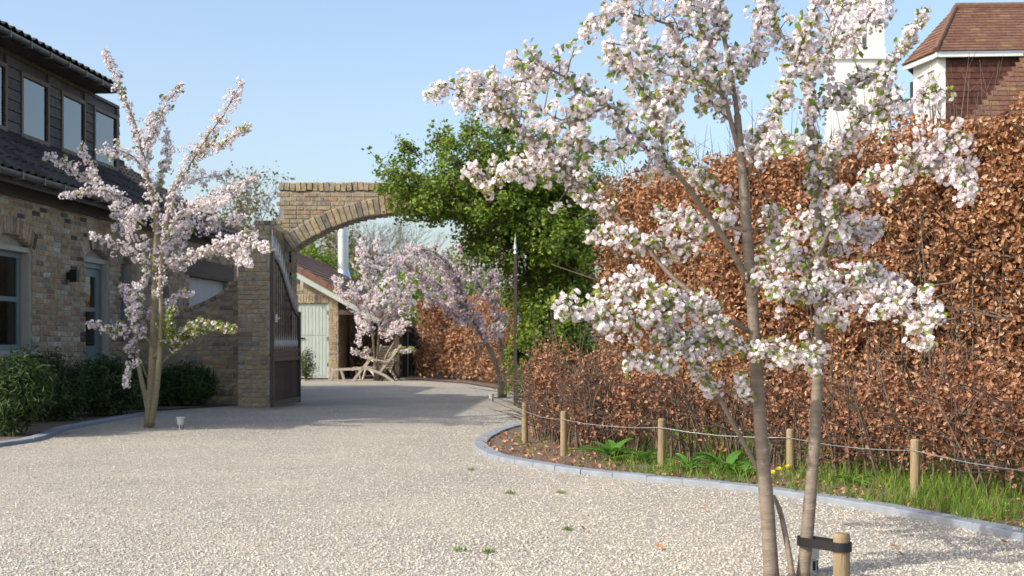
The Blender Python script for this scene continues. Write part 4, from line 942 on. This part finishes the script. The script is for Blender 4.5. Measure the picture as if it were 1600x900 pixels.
def climber():
    g = thing('climbing_shrub', 'big leafy green climber smothering the right side of the archway', 'climber', (.6, 20.6, 0)); bl = []
    out = [(596, 262), (640, 240), (690, 222), (740, 206), (790, 203), (850, 222), (905, 258), (950, 310), (962, 400), (962, 500), (955, 590), (880, 610), (826, 628), (806, 560), (800, 470), (796, 405), (735, 388), (660, 362), (610, 316)]
    oo = [(a, b) for a, b in out]; k = 0
    while k < 95:
        x, y = random.uniform(596, 960), random.uniform(205, 625); rr = random.uniform(20, 44)
        if not in_poly([x], [y], oo)[0] or min(math.hypot(x-a, y-b) for a, b in oo) < rr*.55: continue
        Y = 20.25+random.uniform(-.45, .75)+(.5 if x > 880 else 0); c = P(x, y, Y); q = Y/F; bl.append((c.x, Y, c.z, rr*q*1.15, rr*q*1.2, rr*q*.95)); k += 1
    for a, b in oo[1:-3]:
        c = P(a, b, 20.4); bl.append((c.x, 20.4+random.uniform(-.2, .3), c.z, .2, .25, .2))
    clump_leaves('foliage', bl, 84000, .07, M_climb, shell=(.45, 1.15), per=14, spread=.055, up=.5, parent=g, noise=.3)
    lines = []
    for b in bl:
        for i in range(16):
            d = Vector((random.gauss(0, 1), random.gauss(0, 1), random.gauss(.3, 1))).normalized(); c = Vector(b[:3]); e = c+Vector((d.x*b[3], d.y*b[4], d.z*b[5]))*random.uniform(.7, 1.15); lines.append(([c, c.lerp(e, .5)+Vector((random.gauss(0, .05), 0, random.gauss(0, .05))), e], [.014, .009, .003]))
    for i in range(9):
        x = random.uniform(.25, .9); lines.append((catmull([(x, 20.8, 0), (x+random.gauss(0, .1), 20.7, 1.1), (x+random.gauss(0, .2), 20.7, 2.2), (x-random.uniform(0, 1.2), 20.8, 3.4)], 4), [.03-.0015*j for j in range(13)]))
    T = []
    for x, y, dx, dy in ((600, 262, -24, -28), (640, 232, -20, -20), (690, 215, -14, -22), (735, 200, 6, -16), (780, 205, 14, -14), (840, 225, 24, -18), (900, 250, 20, -22), (605, 290, -20, 6), (615, 280, -30, -14), (940, 290, 20, -20)):
        a = P(x, y, 20.4); b = P(x+dx*1.1, y+dy*1.1, 20.3+random.uniform(-.2, .2)); a0 = a-(b-a)*1.2; lines.append(([a0, a, b], [.01, .006, .002]))
        for i in range(26): p = a0.lerp(b, random.uniform(.2, 1.05)); T.append((p.x+random.gauss(0, .035), p.y+random.gauss(0, .04), p.z+random.gauss(0, .035)))
    V, Fc = scatter(LEAF_V, LEAF_F, frames(RNG.normal(size=(len(T), 3))+np.array([0, -.4, .6])), np.array(T), RNG.uniform(.05, .09, len(T))); obj('shoot_leaves', np_mesh('shoot_leaves', V, Fc), M_climb, g, kind='stuff')
    tubes('stems', lines, M_twig, g)['kind'] = 'stuff'
climber()

# ------------------------------------------------------------------ cherry trees
def cherry(label, base, stems, branches, Yb, band, pom, fl_size, per, step, tmpl, leafiness=.35, extra=0, petal=M_petal, bark=M_bark, box=None, lsize=.05, yspread=.7, name='cherry_tree'):
    """stems/branches: (photo polyline, depth start, depth end, radius px start, end, blossom from fraction, band factor, leaf factor)"""
    g = thing(name, label, 'tree', base); k = Yb/F; trunk = MB(); limbs = MB(); twigs = MB(); pts = []; leaves = []
    def line(sp):
        poly, Y0, Y1 = sp[0], sp[1], sp[2]; n = len(poly)
        return catmull([P(x, y, Y0+(Y1-Y0)*i/(n-1)) for i, (x, y) in enumerate(poly)], 5)
    segs = []
    for sp in stems:
        q = line(sp); r = [max(.002, (sp[3]+(sp[4]-sp[3])*i/(len(q)-1))*k*random.uniform(.95, 1.05)) for i in range(len(q))]; r[0] *= 1.12; trunk.tube(q, r, 12)
        if len(sp) > 5: segs.append((q, sp[5], sp[6], sp[7] if len(sp) > 7 else 1))
    for sp in branches:
        q = line(sp); r = [max(.0015, .72*(sp[3]+(sp[4]-sp[3])*i/(len(q)-1))*k) for i in range(len(q))]; limbs.tube(q, r, 7); segs.append((q, sp[5], sp[6], sp[7] if len(sp) > 7 else 1))
    for i in range(extra):                                              # limbs towards and away from the viewer
        src = random.choice(segs[:4])[0]; j = random.randint(int(len(src)*.35), len(src)-2); o = src[j]
        d = Vector((random.gauss(0, .5), random.uniform(.5, 1.2)*(1 if random.random() < .7 else -1), random.uniform(.2, .8))).normalized()*random.uniform(.5, 1.0)*yspread
        if o.z+d.z > box: continue
        q = catmull([o, o+d*.5+Vector((0, 0, .06)), o+d], 5); limbs.tube(q, [.011*(1-.8*i/10) for i in range(len(q))], 6); segs.append((q, .25, .9, 1))
    for q, f0, bf, lf in segs:
        if bf <= 0: continue
        L = sum((b-a).length for a, b in zip(q, q[1:])); rs = resample(q, step)
        for i, p in enumerate(rs):
            f = i/max(1, len(rs)-1)
            if f < f0: continue
            taper = min(1, (1.05-f)*3+.28)*min(1, .5+(f-f0)*6)
            for c in range(3 if random.random() < .75*bf else 2):
                off = Vector((random.gauss(0, 1), random.gauss(0, 1), random.gauss(-.1, 1)))*band*bf*taper*.55; c_ = p+off
                if off.length > pom*.9: twigs.tube([p, p+off*.5+Vector((0, 0, .01)), c_], [.0032, .0026, .0016], 4, cap=False)
                pts.append((c_, pom*random.uniform(.7, 1.2)))
                for _ in range(1+(3 if lf >= 2 else 0)):
                    if random.random() < leafiness*lf: leaves.append((c_, 3))
    n = len(pts); ctr = np.array([tuple(p) for p, r in pts]); rad = np.array([r for p, r in pts])
    ctr = np.repeat(ctr, per, 0); rad = np.repeat(rad, per); keep = RNG.uniform(size=len(ctr)) < .86; ctr = ctr[keep]; rad = rad[keep]
    d = unit(RNG.normal(size=ctr.shape)+np.array([0, 0, -.1])); T = ctr+d*rad[:, None]*RNG.uniform(.65, 1.1, len(rad))[:, None]
    V, Fc = scatter(*tmpl, frames(d+RNG.normal(size=d.shape)*.35), T, fl_size*RNG.uniform(.75, 1.15, len(T)))
    trunk.build('trunk', bark, g, smooth=True); limbs.build('limbs', bark, g, smooth=True)
    if twigs.v: twigs.build('twigs', bark, g, kind='stuff')
    obj('blossom', np_mesh('blossom', V, Fc), petal, g, kind='stuff')
    m_ = int(len(T)*.26); ix = RNG.choice(len(T), m_); bt_ = ctr[ix]+unit(RNG.normal(size=(m_, 3)))*rad[ix][:, None]*RNG.uniform(.3, 1.1, m_)[:, None]
    V, Fc = scatter(LEAF_V, LEAF_F, frames(RNG.normal(size=(m_, 3))), bt_, fl_size*RNG.uniform(.3, .6, m_)); obj('buds', np_mesh('buds', V, Fc), M_bud, g, kind='stuff')
    if leaves:
        lc = np.repeat(np.array([tuple(p) for p, c in leaves]), 4, 0); d = unit(RNG.normal(size=lc.shape)); V, Fc = scatter(LEAF_V, LEAF_F, frames(RNG.normal(size=lc.shape)), lc+d*pom*1.05, lsize*RNG.uniform(.6, 1.2, len(lc)))
        obj('young_leaves', np_mesh('young_leaves', V, Fc), M_young, g, kind='stuff')
    print(label, 'flowers', len(T)); return g

NYR = 5.4; nb_ = G(1232, 905)
near_st = [([(1206,908), (1199,800), (1190,690), (1181,560), (1174,450), (1166,350), (1158,250), (1152,180)], 5.4, 5.5, 12.5, 6),
           ([(1254,908), (1264,800), (1272,700), (1277,600), (1281,480), (1280,380), (1270,260), (1263,130), (1258,60)], 5.42, 5.8, 11, 5, .55, .22, 1),
           ([(1238,900), (1230,850), (1219,800), (1208,775)], 5.38, 5.5, 5, 3.5)]
near_br = [([(1190,742), (1150,670), (1108,594), (1070,545), (1030,520)], 5.45, 5.2, 6, 2, .55, .8, 1.5),
 ([(1176,560), (1130,505), (1091,467), (1050,432), (1010,386), (960,335), (909,289), (838,227), (784,175), (704,138), (676,150)], 5.45, 5.9, 7, 1.5, .48, 1.15, 1.0),
 ([(1170,440), (1130,370), (1090,315), (1060,275), (993,218), (949,164), (891,124), (838,100), (800,92)], 5.45, 4.9, 7, 1.5, .42, 1.15, 1),
 ([(860,245), (820,262), (770,278), (724,262)], 5.85, 5.9, 3, 1, .1, 1.1, 1), ([(909,289), (880,255), (840,255), (790,265)], 5.8, 5.6, 3, 1, .1, 1.0, .8),
 ([(800,190), (770,150), (770,110)], 5.9, 5.8, 2.5, 1, .1, .6, 1), ([(949,164), (900,190), (860,180), (820,150)], 5.0, 5.2, 3, 1, .1, 1.0, 1),
 ([(993,218), (960,235), (920,235), (880,225)], 5.1, 5.2, 3, 1, .1, 1.0, 1), ([(1040,255), (1030,200), (1010,150), (975,110), (950,80)], 5.2, 5.4, 4, 1, .2, .9, 1.3),
 ([(1152,180), (1140,102), (1122,13), (1110,-70)], 5.5, 5.6, 6, 4, .1, .7, .6), ([(1158,250), (1131,151), (1104,67), (1082,13), (1060,-60)], 5.5, 5.3, 6, 3, .3, .5, .6),
 ([(1140,102), (1090,60), (1038,36), (980,22), (927,27), (908,48)], 5.55, 5.7, 4, 1, .15, 1.25, .8), ([(1131,151), (1080,110), (1030,75), (985,72), (945,66)], 5.4, 5.2, 4, 1, .15, 1.2, .8),
 ([(1122,40), (1080,0), (1020,-15), (960,-5)], 5.55, 5.4, 3, 1, .1, 1.2, .8), ([(1152,200), (1100,150), (1060,120), (1010,110), (970,95)], 5.5, 5.7, 3, 1, .2, 1.0, 1),
 ([(1166,275), (1215,169), (1242,98), (1269,27), (1285,-40)], 5.5, 5.3, 5, 2, .1, .8, 1), ([(1262,110), (1235,75), (1215,40), (1200,-10)], 5.75, 5.9, 4, 2, .1, .8, 1),
 ([(1262,120), (1290,85), (1331,49), (1370,10), (1390,-20)], 5.75, 5.6, 4, 1.5, .05, 1.1, .8), ([(1275,311), (1300,249), (1342,187), (1384,169), (1430,152), (1466,140)], 5.7, 5.4, 5, 1, .1, 1.15, .9),
 ([(1279,400), (1310,330), (1349,293), (1411,270), (1470,240), (1522,262)], 5.6, 5.2, 5, 1.5, .12, 1.15, .6), ([(1411,270), (1440,232), (1480,215), (1515,222)], 5.3, 5.2, 3, 1, .05, 1.1, .3), ([(1430,265), (1480,262), (1505,285), (1518,300)], 5.3, 5.1, 2, 1, .1, .8, .4),
 ([(1370,175), (1390,110), (1412,70), (1447,20)], 5.5, 5.4, 2.5, 1, .1, .42, 1.2), ([(1282,520), (1305,465), (1340,450), (1380,467), (1430,472), (1466,488)], 5.5, 5.0, 5, 1.5, .1, 1.2, .7),
 ([(1380,467), (1420,495), (1440,520), (1452,540)], 5.2, 5.0, 3, 1, .1, .75, .3), ([(1281,470), (1320,430), (1370,425), (1420,455)], 5.5, 5.7, 3, 1, .1, 1.0, .7),
 ([(1174,520), (1120,492), (1060,480), (1000,500), (940,488), (880,482)], 5.45, 5.0, 5, 1, .2, 1.1, 1.2), ([(1060,480), (1010,440), (970,452), (930,470)], 5.2, 5.3, 3, 1, .1, .95, 1),
 ([(1180,560), (1130,535), (1080,540), (1030,560), (980,568)], 5.45, 5.1, 4, 1, .15, 1.0, 1.6), ([(1180,560), (1215,545), (1245,550)], 5.4, 5.2, 3, 1, .1, .8, 1.6),
 ([(1279,560), (1268,540), (1275,575)], 5.4, 5.25, 2.5, 1, .1, .75, 1.6), ([(1174,470), (1200,420), (1230,380), (1250,340)], 5.45, 5.2, 4, 1, .2, .9, 1), ([(1166,360), (1120,350), (1080,345), (1030,335)], 5.45, 5.7, 4, 1, .15, 1.05, .9),
 ([(1120,400), (1060,385), (1000,370), (940,365), (925,372)], 5.5, 5.7, 3, 1, .25, 1.0, .9), ([(1166,330), (1110,290), (1070,240), (1050,190)], 5.5, 5.8, 4, 1, .2, .7, 1.2), ([(1158,250), (1190,230), (1220,215), (1245,225)], 5.5, 5.2, 3, 1, .1, 1.0, 1),
 ([(1278,430), (1240,400), (1215,370), (1200,320)], 5.6, 5.9, 3, 1, .1, .95, 1), ([(1281,470), (1240,450), (1205,455)], 5.5, 5.2, 3, 1, .15, .95, 1), ([(1275,340), (1310,370), (1350,365), (1375,350)], 5.7, 5.9, 3, 1, .15, 1.0, .8),
 ([(1263,170), (1300,160), (1340,130), (1370,115)], 5.75, 6.0, 3, 1, .1, 1.05, 1), ([(1263,100), (1300,50), (1320,0), (1340,-30)], 5.8, 6.1, 3, 1, .1, 1.1, .8), ([(1165,640), (1160,610), (1158,585)], 5.42, 5.35, 2, 1, .3, .35, 1.2), ([(1200,-10), (1180,60), (1165,120)], 5.9, 5.7, 3, 1, .0, .9, .8)]
cherry('large pink white blossoming cherry in the foreground tied to a stake', nb_, near_st, near_br, NYR, .066, .027, .0255, 8, .031, FLOWER, .62, 4, box=2.4, lsize=.034)

LY = 15.04
def L(poly, dy, r0=3, r1=.8, f0=.12, bf=1.0, lf=1.0): return (poly, LY+dy*.2, LY+dy, r0, r1, f0, bf, lf)
left_st = [([(232,668), (237,590), (241,500), (243,420), (245,346), (236,300), (228,268), (215,207), (192,147), (163,76)], LY, LY+.1, 7, 1, .5, .85, .5),
           ([(234,662), (227,620), (217,573), (212,520), (222,450), (236,400)], LY+.05, LY+.4, 4.5, 2, .6, .5, 1), ([(236,664), (243,620), (248,573), (252,500), (251,430), (258,370), (270,296)], LY-.05, LY-.4, 5, 2.5, .55, .5, .8)]
left_br = [L([(268,300), (295,261), (320,218), (349,179), (377,129)], -.5, 3, .8, .05, .95, .6), L([(320,218), (342,229), (365,212), (388,197)], -.8, 2, .6, .1, .6), L([(228,250), (246,193), (263,157), (285,132)], .6, 2.5, .7, .1, .75),
 L([(228,353), (185,321), (142,282), (107,260), (71,240)], .2, 3, .7, .15, .8, .4), L([(165,300), (142,260), (125,225)], .1, 2, .6, .2, .75, .3), L([(205,320), (170,300), (142,298), (98,306)], -.6, 2, .6, .1, .85, .3), L([(228,268), (199,239), (153,236)], -.5, 2, .6, .1, .8, .3),
 L([(245,385), (285,335), (342,303), (402,278)], -.3, 3, .8, .15, .85, .4), L([(255,330), (270,300), (299,282), (356,272)], .7, 2.5, .7, .2, .9, .5), L([(245,440), (275,415), (303,399), (355,375), (403,358)], -.6, 3, .8, .2, .9, .4), L([(303,399), (345,386), (385,380), (420,388)], -.9, 2, .7, .1, .85, .3),
 L([(345,384), (370,392), (390,412)], -.9, 2, .6, .1, .7, .2), L([(245,400), (280,365), (320,352), (386,338)], .5, 3, .7, .15, .95, .5), L([(243,430), (225,408), (191,386), (160,372), (139,367)], -.4, 3, .7, .2, .75, .5), L([(225,440), (213,450), (208,475), (206,497)], -.5, 2, .7, .1, .7, .5),
 L([(238,540), (217,516), (182,516), (155,510), (136,503)], -.4, 2.5, .7, .2, .75, 1.6), L([(230,590), (217,564), (200,580), (196,606)], -.5, 2, .6, .45, .45, .8), L([(240,560), (262,530), (290,518), (321,508), (364,514)], -.5, 3, .7, .2, .62, 2.2), L([(250,570), (280,540), (305,520), (325,515)], -.2, 2, .6, .3, .3, 3),
 L([(245,500), (262,515), (269,482)], -.4, 2, .6, .1, .45, 3), L([(252,480), (275,462), (299,456)], .3, 2, .6, .2, .5, .6), L([(245,330), (215,335), (190,350), (175,335)], .6, 2.5, .7, .1, 1.0, .5), L([(240,310), (255,270), (262,235), (258,205)], .4, 2, .6, .15, .8, .5), L([(222,235), (235,205), (238,175)], -.4, 1.5, .5, .1, .55, .5),
 L([(258,370), (290,330), (320,320), (360,310)], -.8, 2, .6, .1, .9, .4), L([(243,400), (215,380), (205,350), (210,320)], -.7, 2, .6, .1, .95, .5), L([(251,430), (275,400), (280,370), (300,340)], .8, 2, .6, .2, .9, .5), L([(215,500), (200,470), (190,445)], .4, 2, .6, .2, .7, .6), L([(217,520), (205,545), (200,540)], .3, 2, .6, .2, .7, .8)]
cherry('pink white blossoming cherry in front of the brick house', G(232, 668), left_st, left_br, LY, .09, .034, .033, 9, .043, FLOWER_FAR, .26, 6, bark=M_bark_pale, box=3.4, lsize=.06)

TY = 33.4
def T3(poly, dy, bf=1.0, r0=2, f0=.1, lf=.5): return (poly, TY, TY+dy, r0, .6, f0, bf, lf)
cherry('white blossoming cherry by the deck chairs beyond the arch', G(592, 595), [([(586,594), (585,560), (582,520), (578,460), (572,410), (566,372)], TY, TY, 2.2, .8, .45, 1, .3), ([(592,594), (590,550), (596,500), (610,450), (622,420)], TY, TY+.4, 2, .8, .5, 1, .3), ([(597,594), (602,560), (618,530), (630,490), (640,450)], TY, TY-.3, 2, .8, .55, .9, .6)],
 [T3([(582,520), (560,480), (540,462), (525,458)], -.4), T3([(580,490), (560,460), (545,445)], .5), T3([(580,470), (590,430), (588,392), (590,375)], .3), T3([(578,440), (565,410), (555,390)], -.3, .9), T3([(596,500), (620,470), (640,440), (650,420)], -.4), T3([(600,490), (625,480), (648,470)], .4, .9), T3([(585,540), (570,552), (548,548)], -.5, .5, 1.5, .3, 1.5), T3([(590,520), (610,520), (640,505)], -.4, .8),
  T3([(600,560), (620,550), (648,545)], -.5, .35, 1.5, .3, 2.5), T3([(583,520), (570,505), (555,500)], .5), T3([(580,480), (600,460), (615,430)], -.5), T3([(582,510), (565,520), (560,540)], -.3, .7), T3([(596,510), (612,500), (620,480)], .5), T3([(578,430), (600,410), (612,390)], .4, .8)],
 TY, .17, .06, .055, 9, .075, FLOWER_FAR, .12, 5, bark=M_bark_pale, box=3.2, lsize=.1)
PY = 23.2
def T4(poly, dy, bf=1.0, r0=2.5, f0=.1, lf=.5): return (poly, PY, PY+dy, r0, .7, f0, bf, lf)
cherry('pink blossoming cherry leaning out from behind the right gate leaf', G(784, 621), [([(783,621), (779,585), (768,552), (750,520), (735,490), (722,455), (710,425)], PY, PY+.3, 4.5, 1.5, .55, 1, .3), ([(789,620), (788,570), (780,520), (770,470), (765,430)], PY, PY+.5, 3, 1.2, .5, 1, .5)],
 [T4([(735,490), (700,455), (660,430), (625,410)], -.3), T4([(722,455), (690,420), (660,400), (635,385)], .5), T4([(715,440), (730,410), (720,385)], -.4), T4([(735,490), (715,495), (700,480)], -.3, .8), T4([(750,520), (740,500), (715,500)], .4, .8), T4([(770,470), (745,440), (740,405)], .3), T4([(765,440), (780,410), (785,385)], -.3), T4([(722,460), (690,450), (650,448)], .6), T4([(770,480), (790,450), (795,420)], .3, .8), T4([(710,425), (680,395), (655,390)], -.4), T4([(730,480), (690,475), (665,462)], -.5, .8)],
 PY, .15, .05, .046, 9, .056, FLOWER_FAR, .2, 4, petal=M_petal_pink, box=2.7, lsize=.08)

# stake, strap and garden spotlights
st = G(1315, 908); st.y = 5.28; st.x = (1315-HX)/F*5.28; ztop = P(0, 833, 5.28).z
sk = thing('tree_stake', 'short round timber stake beside the foreground cherry', 'stake', st)
MB().lathe([(.034, -.2), (.034, ztop-.012), (.029, ztop), (.012, ztop+.001)], (st.x, st.y, 0), 20).build('post', M_stake, sk)
tb = P(1260, 845, 5.43); zt_ = tb.z
V = []
def loop(cx, cy, r, a0, a1, n=14): return [(cx+r*math.cos(a0+(a1-a0)*i/n), cy+r*math.sin(a0+(a1-a0)*i/n)) for i in range(n+1)]
dx, dy = st.x-tb.x, st.y-tb.y; an = math.atan2(dy, dx)
path = loop(tb.x, tb.y, .037, an+R(90), an+R(270))+loop(st.x, st.y, .039, an-R(90), an+R(90)); path.append(path[0])
bnd = MB()
for (x0, y0), (x1, y1) in zip(path, path[1:]): bnd.bar((x0, y0, zt_), (x1, y1, zt_), .005, .038)
tag(bnd.build('tree_tie', M_rubber), 'black rubber strap tying the cherry stem to the stake', 'strap')
def spot(label, px, py, s=1, tilt=0):
    g = G(px, py); t = thing('garden_spotlight', label, 'spotlight', g, 0, 'small ground spotlights')
    MB().lathe([(.028*s, .0), (.028*s, .055*s), (.038*s, .06*s), (.042*s, .125*s), (.052*s, .13*s), (.052*s, .142*s), (.04*s, .143*s), (.036*s, .12*s), (.005, .118*s)], g, 18).build('housing', M_lampgrey, t)
    for a in range(5): q = 2*math.pi*a/5-1.2; MB().box((g.x+.0285*s*math.cos(q)-.006, g.y+.0285*s*math.sin(q)-.004, .01), (g.x+.0285*s*math.cos(q)+.006, g.y+.0285*s*math.sin(q)+.004, .05*s)).build('slot', M_black, t)
spot('small grey ground spotlight on the gravel near the left cherry', 282, 671)
spot('small grey ground spotlight at the foot of the pink cherry', 768, 628)
spot('grey ground spotlight half hidden behind the foreground cherry stem', 1266, 893, 1.0)

# ------------------------------------------------------------------ trees behind
def bare_tree(label, x, y, h, m=M_twig_grey, name='bare_tree', leaf=None, depth=6, r0=.13, group=None):
    g = thing(name, label, 'tree', (x, y, 0), 0, group); b = MB(); tips = []
    def grow(p, d, ln, r, k):
        e = p+d*ln; b.tube([p, (p+e)/2+Vector((random.gauss(0, .04), random.gauss(0, .04), 0))*ln, e], [r, r*.85, r*.68], 5 if k > 3 else 3, cap=False)
        if k <= 2: tips.append(e)
        if k == 0: return
        for i in range(random.choice((2, 3, 3)) if k > 1 else 3):
            nd = (d+Vector((random.gauss(0, .42), random.gauss(0, .42), random.gauss(.12, .25)))).normalized(); grow(e, nd, ln*random.uniform(.62, .85), r*.62, k-1)
    grow(Vector((x, y, 0)), Vector((random.gauss(0, .05), 0, 1)), h*.27, r0, depth)
    b.build('trunk', m, g)
    if leaf:
        T = np.repeat(np.array([tuple(t) for t in tips]), 5, 0); T = T+RNG.normal(size=T.shape)*.16
        V, Fc = scatter(LEAF_V, LEAF_F, frames(RNG.normal(size=T.shape)), T, RNG.uniform(.08, .16, len(T))); obj('foliage', np_mesh('foliage', V, Fc), leaf, g, kind='stuff')
for lab, px, Y, h in (('bare grey tree seen through the left of the arch opening', 575, 72, 8.2), ('bare grey tree filling the middle of the arch opening', 610, 78, 9.0), ('bare grey tree at the right of the arch opening', 650, 70, 7.6), ('bare grey tree half behind the flue pipe', 548, 80, 9.4), ('bare grey tree behind the blossom of the white cherry', 632, 84, 9.8)):
    bare_tree(lab, (px-HX)/F*Y, Y, h)
bare_tree('wispy pale green tree behind the house roof left of the arch', (372-HX)/F*46, 46, 6.6, M_twig_grey, 'wispy_tree', M_olive)
bare_tree('thin bare tree top just above the arch', (528-HX)/F*64, 64, 9.6, r0=.08)
def bush(label, px, py, Y, rx, rz, m, n, size, name='background_shrub'):
    c = P(px, py, Y); g = thing(name, label, 'shrub', (c.x, Y, 0)); bl = [(c.x+random.uniform(-.5, .5)*rx, Y+random.uniform(-.4, .4)*rx, max(rz*.5, c.z+random.uniform(-.5, .4)*rz), rx*.6, rx*.6, rz*.6) for i in range(6)]+[(c.x, Y, c.z*.5, rx*.8, rx*.8, c.z*.6)]
    clump_leaves('foliage', bl, n, size, m, per=7, spread=.2, parent=g, shell=(.4, 1.1)); tubes('stem', [([(c.x, Y, 0), (c.x+random.gauss(0, .4)*rx, Y, c.z)], [.06, .02]) for i in range(5)], M_twig, g)
bush('olive green shrub behind the barn roof', 510, 400, 68, 2.4, 1.8, M_olive, 5000, .22)
bush('olive shrub beyond the flue pipe', 575, 415, 66, 2.2, 1.8, M_olive, 5000, .22)
bush('green shrub behind the far beech hedge left', 640, 470, 44, 1.5, 1.0, M_climb, 4500, .16)
bush('green shrub behind the pink cherry', 715, 465, 42, 1.8, 1.2, M_climb, 4500, .16)
bush('olive shrub beyond the pink cherry at right', 760, 420, 58, 3, 2.2, M_olive, 5000, .2)
